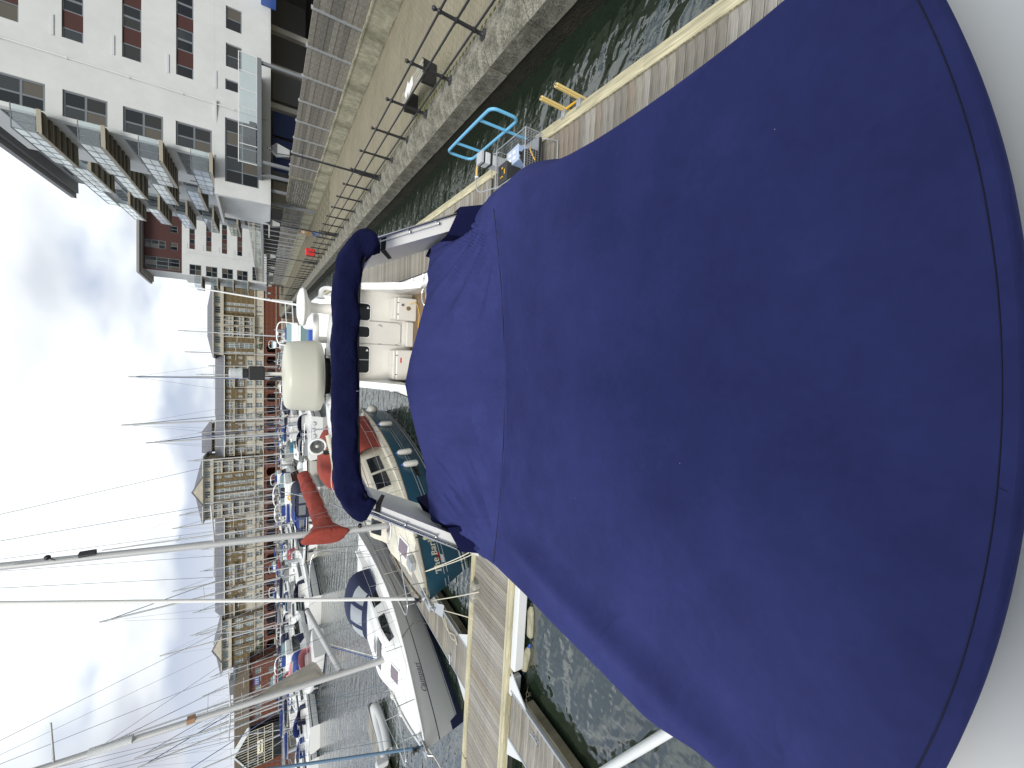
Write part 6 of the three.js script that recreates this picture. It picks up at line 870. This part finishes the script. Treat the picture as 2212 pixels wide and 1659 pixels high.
// lite sailing yachts and motor boats
const blk = mat(.015, .017, .03, .4), cov = { blue: mat(.02, .045, .2, .85), navy: mat(.01, .012, .045, .85), teal: mat(.02, .12, .18, .85), red: mat(.3, .04, .05, .85), cream: mat(.5, .48, .42, .85), green: mat(.02, .08, .05, .85), grey: mat(.2, .21, .22, .8) };
const white = mat(.76, .76, .74, .3), offw = mat(.62, .6, .54, .4), nvy = mat(.012, .018, .06, .3), dkg = mat(.02, .05, .04, .3), maroon = mat(.12, .015, .02, .35);
const protos = [];
const kinds = [
  ['white yacht with blue sail cover and blue sprayhood in the far berths', white, blk, cov.blue, 10.2, 13.8], ['white yacht with navy covers and a slim mast in the far berths', white, nvy, cov.navy, 11.2, 15.2], ['navy hulled yacht with cream sail cover in the far berths', nvy, white, cov.cream, 9.8, 13.2],
  ['off white yacht with teal sail cover in the far berths', offw, cov.teal, cov.teal, 9.2, 12.4], ['white yacht with red sail cover in the far berths', white, maroon, cov.red, 9.6, 12.9], ['dark green hulled yacht with grey covers in the far berths', dkg, white, cov.grey, 10.6, 14.4],
];
kinds.forEach(([lab, hm, stm, cv, L, mh]) => { const t = thing('moored_yacht', lab, 'sailing yacht', [0, 0, 0], 0, 'far berth boats, ' + lab.replace(' in the far berths', '')); sailYacht(t, { lite: true, L, B: L * .165, fb: 1.35, fs: 1.05, rake: .7, tw: .8, hullM: hm, deckM: M.gel, roof: [.22, .64, .5, .62, .4], stripes: [[a => .12, a => .24, stm, 'boot_stripe'], [a => .85 - .1 * a, a => .93 - .1 * a, stm, 'cove_line']], windows: [[.36, .6, .74, .9]], hatches: [[.27, .32, .25]], mast: .4, mastH: mh, mastR: .085, spreaders: [.52], boom: [2.75, L * .33, .08, .12], sailM: cv, furl: cv === cov.navy || cv === cov.blue ? .045 : undefined, furlM: cv === cov.blue ? mat(.1, .14, .25, .8) : undefined, hood: [.6, 1.2, .95, .9, cv] }); protos.push(t); });
const mkinds = [['white flybridge cruiser with blue canopy in the far berths', { L: 10.5, B: 1.8, fly: true, canvasM: cov.blue }], ['white sports cruiser with navy stripe and canopy in the far berths', { L: 9, B: 1.6, stripeM: nvy, canvasM: cov.navy, hh: 2.3 }], ['small white cabin boat with grey canopy in the far berths', { L: 7, B: 1.35, canvasM: cov.grey, hh: 2.2 }]];
mkinds.forEach(([lab, o]) => { const t = thing('moored_cruiser', lab, 'motor boat', [0, 0, 0], 0, 'far berth boats, ' + lab.replace(' in the far berths', '')); motorBoat(t, o); protos.push(t); });
{
  const used = new Set(), place = (k, x, z, ry, sc = 1) => { const p = protos[k]; let q = p; if (!used.has(k)) { used.add(k); p.position.set(x, 0, z); p.rotation.y = ry; } else q = copy(p, [x, 0, z], ry); q.scale.setScalar(sc); return q; };
  const J = () => rr(-.03, .03);
  // broadside and stern-on boats of the first row
  { const t = thing('moored_yacht', 'long white yacht lying broadside with black stripe and hanging dark fenders', 'sailing yacht', [-26.6, 0, -49.6], -PI / 2 + .18); const P = sailYacht(t, { L: 12.2, B: 1.95, fb: 1.55, fs: 1.25, rake: .7, tw: .8, hullM: offw, deckM: M.gel, roof: [.22, .64, .55, .62, .4], stripes: [[a => 1.2 - .12 * a, a => 1.42 - .14 * a, blk, 'sheer_stripe'], [a => 1.1 - .12 * a, a => 1.13 - .12 * a, maroon, 'pin_stripe']], windows: [[.34, .46, .74, .9], [.5, .6, .74, .9]], hatches: [[.27, .32, .28]], mast: .4, mastH: 18.6, spreaders: [.36, .66], boom: [3, 4.2, .09], sailM: cov.blue, hood: [.6, 1.3, 1.1, 1.0, cov.blue], lite: false }); for (const a of [.12, .26, .42, .62, .8]) for (const s of [1, -1]) { const p = P.h.at(a, .25, s), f = put('side_fender', fendG, mat(.02, .025, .035, .6), t); f.position.set(p[0] + s * .13, .55, p[2]); } }
  { const t = thing('moored_yacht', 'white yacht with pink canopies and dark fenders lying beside the lettered sterns', 'sailing yacht', [-41, 0, -47.2], -PI / 2 - .5); const P = sailYacht(t, { L: 11, B: 1.85, fb: 1.45, fs: 1.2, hullM: white, deckM: M.gel, roof: [.22, .64, .55, .62, .4], stripes: [[a => .1, a => .22, nvy, 'boot_stripe']], windows: [[.36, .6, .74, .9]], hatches: [[.27, .32, .28]], mast: .4, mastH: 17, boom: [3, 4, .09], sailM: mat(.5, .2, .22, .85), hood: [.6, 1.6, 1.1, 1.2, mat(.5, .2, .22, .85)], lite: true }); for (const a of [.2, .34, .5]) for (const s of [1, -1]) { const p = P.h.at(a, .25, s), f = put('side_fender', fendG, blk, t); f.position.set(p[0] + s * .13, .4, p[2]); } }
  [[1, -45.2, -57, PI + .02, 1.12], [0, -49.8, -56.6, PI, 1.1], [1, -54.6, -57, PI, 1.15], [6, -38.6, -57, PI, 1]].forEach(a => place(...a));
  [[7, -22.9, -57.5, PI], [8, -12.6, -56.5, PI]].forEach(a => place(...a));
  // far side of the first pontoon, bows towards us
  [[0, -12], [3, -16.5], [6, -21], [2, -25.5], [1, -30], [4, -34.5], [7, -39], [5, -43.5], [0, -48], [3, -52.5], [1, -57], [8, -61]].forEach(([k, x]) => place(k, x + rr(-.3, .3), -59.2, J(), k < 6 ? rr(1.05, 1.35) : 1));
  const rowK = [0, 6, 1, 3, 7, 4, 0, 8, 2, 1, 5, 7, 0, 3, 6, 1, 4, 2, 8, 0, 1, 7];
  for (let i = 0; i < 16; i++) place(rowK[(i + 3) % 22], -6 - i * 4.7 + rr(-.4, .4), -90.5, PI + J(), rr(1, 1.2)); for (let i = 0; i < 16; i++) place(rowK[(i + 9) % 22], -4 - i * 4.9 + rr(-.4, .4), -95.5, J(), rr(1, 1.25));
  for (let i = 0; i < 19; i++) place(rowK[(i * 3 + 1) % 22], -2 - i * 5.2 + rr(-.5, .5), -132, PI + J()); for (let i = 0; i < 20; i++) place(rowK[(i * 5 + 2) % 22], 0 - i * 5.3 + rr(-.5, .5), -137, J());
  // along the long pontoon, past the cream motor boat
  place(6, .35, -37.2, PI); place(7, .4, -50.5, PI); place(1, .1, -63, PI); place(0, -5.2, -55, PI - .05, 1.35); place(1, -9.4, -58.5, .04, 1.15); 
  // pontoons between the rows with blue fender posts
  [[-57.6, -64, -9], [-93, -84, 3], [-134.5, -108, 4]].forEach(([z, a, b], i) => { const p = thing('berth_pontoon', ['grey pontoon behind the lettered motor yacht', 'grey pontoon in the middle rows of masts', 'grey pontoon nearest the brick arcade'][i], 'pontoon'); G().rbox(a, b, .3, .5, z - 1, z + 1, .04).build('deck', M.planksX[1], p); G().box(a + .2, b - .2, -.3, .3, z - .8, z + .8).build('floats', M.float, p); for (let x = b - 2; x > a; x -= 9.2) { G().rbox(x - .4, x + .4, .28, .48, z + 1, z + 9, .03).build('finger', M.planksZ[0], p); G().rbox(x - .2, x + .2, .1, .42, z + 8.9, z + 9.1, .04).build('blue_fender_block', mat(.03, .1, .35, .5), p); G().cyl([x, -1, z + 1.3], [x, 3.2, z + 1.3], .2, .2, 12).build('mooring_pile', M.galv, p); } });
}
// small tender by the short finger
{ const t = thing('inflatable_tender', 'small grey tender with covered outboard tied beyond the pale grey yacht', 'tender', [-20, 0, -18.3], -.3); const pts = [[.5, .3, .9], [.55, .3, -.2], [.4, .38, -1.1], [0, .45, -1.5], [-.4, .38, -1.1], [-.55, .3, -.2], [-.5, .3, .9]]; G().tube(pts, .2, 50, 12).build('tube', mat(.45, .46, .46, .6), t); G().box(-.45, .45, .12, .16, -1, .8).build('floor', mat(.35, .35, .36, .7), t); G().rbox(-.2, .2, .3, .9, .9, 1.2, .08).build('outboard_cover', mat(.5, .5, .5, .6), t); }
// gangway from the quay
{ const g = thing('gangway', 'pale steel gangway sloping from the quay to the pontoons', 'gangway'), a = [6.4, 1.25, -82], b = [-3, .55, -86]; for (const s of [-1, 1]) { const o = (p, y) => [p[0], p[1] + y, p[2] + s * .7]; G().cyl(o(a, 1.1), o(b, 1.1), .05).cyl(o(a, 0), o(b, 0), .07).poly([0, .2, .4, .6, .8, 1].flatMap((t, i) => { const p = ppt(a, b, t); return [o(p, i % 2 ? 1.1 : 0), o(p, i % 2 ? 0 : 1.1)]; }), .035, 5).build('truss_side', M.gelOld, g); } G().prism([[a[0], a[1], a[2] - .7], [a[0], a[1], a[2] + .7], [b[0], b[1], b[2] + .7], [b[0], b[1], b[2] - .7]], [0, .04, 0]).build('walk_deck', M.galv, g); G().box(6.2, 6.5, 1.2, 4.2, -80.9, -81.1).box(6.2, 6.5, 1.2, 4.2, -83, -83.2).box(6.2, 6.5, 4.2, 4.4, -80.9, -83.2).build('gate_frame', M.gelOld, g); }
// red lifebuoy housing and a walker on the quay
{ const l = thing('lifebuoy_housing', 'red lifebuoy housing on a post beside the quay path', 'lifebuoy housing', [7.75, 1.2, -40.5]); G().cyl([0, 0, 0], [0, .5, 0], .04).build('post', M.iron, l); G().rbox(-.36, .36, .35, 1.15, -.11, .11, .1, 3).build('housing', mat(.55, .02, .02, .4), l); }
{
  const { MarchingCubes } = await import('three/addons/objects/MarchingCubes.js');
  const p = thing('person', 'person in a brown jacket and blue jeans walking along the quay path', 'person', [8.75, 1.2, -37.6], .35);
  const bones = [[[.1, .07, .12], [.1, .48, .05], .05, .062], [[.1, .48, .05], [.09, .92, 0], .066, .09], [[-.1, .07, -.16], [-.1, .5, -.02], .05, .062], [[-.1, .5, -.02], [-.09, .92, 0], .066, .09], [[0, .95, 0], [0, 1.22, 0], .155, .15], [[0, 1.22, 0], [0, 1.42, .01], .165, .13], [[0, 1.42, .01], [0, 1.54, .02], .055, .055], [[0, 1.6, .03], [0, 1.68, .025], .088, .09], [[.19, 1.4, 0], [.25, 1.12, -.02], .062, .052], [[.25, 1.12, -.02], [.22, .88, .1], .05, .036], [[-.19, 1.4, 0], [-.25, 1.12, .02], .062, .052], [[-.25, 1.12, .02], [-.2, .9, .16], .05, .036], [[.1, .045, .05], [.1, .04, .22], .045, .035], [[-.1, .045, -.2], [-.1, .04, -.04], .045, .035], [[.22, .88, .1], [.21, .8, .13], .036, .025], [[-.2, .9, .16], [-.19, .83, .2], .036, .025]];
  const R = 56, mc = new MarchingCubes(R, mat(1, 1, 1, .85, { vertexColors: true }), false, false, 60000), S = .92, cy = .88; mc.isolation = 0;
  const sd = (x, y, z) => { let d = 9; for (const [a, b, r0, r1] of bones) { const ab = b.map((v, i) => v - a[i]), ap = [x - a[0], y - a[1], z - a[2]], t = clamp((ap[0] * ab[0] + ap[1] * ab[1] + ap[2] * ab[2]) / (ab[0] ** 2 + ab[1] ** 2 + ab[2] ** 2)), q = Math.hypot(ap[0] - ab[0] * t, ap[1] - ab[1] * t, ap[2] - ab[2] * t) - lerp(r0, r1, t), k = .035, hq = clamp(.5 + .5 * (d - q) / k); d = lerp(d, q, hq) - k * hq * (1 - hq); } return d; };
  const half = R / 2; for (let k = 0; k < R; k++) for (let j = 0; j < R; j++) for (let i = 0; i < R; i++) mc.field[i + j * R + k * R * R] = -sd((i - half) / half * S, (j - half) / half * S + cy, (k - half) / half * S);
  mc.update(); const n = mc.count, pos = new Float32Array(mc.positionArray.slice(0, n * 3)), col = new Float32Array(n * 3); for (let i = 0; i < n; i++) { pos[i * 3] *= S; pos[i * 3 + 1] = pos[i * 3 + 1] * S + cy; pos[i * 3 + 2] *= S; const y = pos[i * 3 + 1], x = Math.abs(pos[i * 3]); const c = y < .1 ? [.03, .025, .02] : y < .9 && x < .19 ? [.07, .12, .25] : y < .88 ? [.45, .28, .2] : y < 1.47 ? [.19, .14, .075] : y > 1.68 || pos[i * 3 + 2] < 0 ? [.05, .035, .025] : [.45, .28, .2]; col.set(c, i * 3); }
  const g = new THREE.BufferGeometry(); g.setAttribute('position', new THREE.BufferAttribute(pos, 3)); g.setAttribute('normal', new THREE.BufferAttribute(new Float32Array(mc.normalArray.slice(0, n * 3)), 3)); g.setAttribute('color', new THREE.BufferAttribute(col, 3)); g.computeVertexNormals(); put('body', g, mat(1, 1, 1, .85, { vertexColors: true }), p);
}
renderer.render(scene, camera);
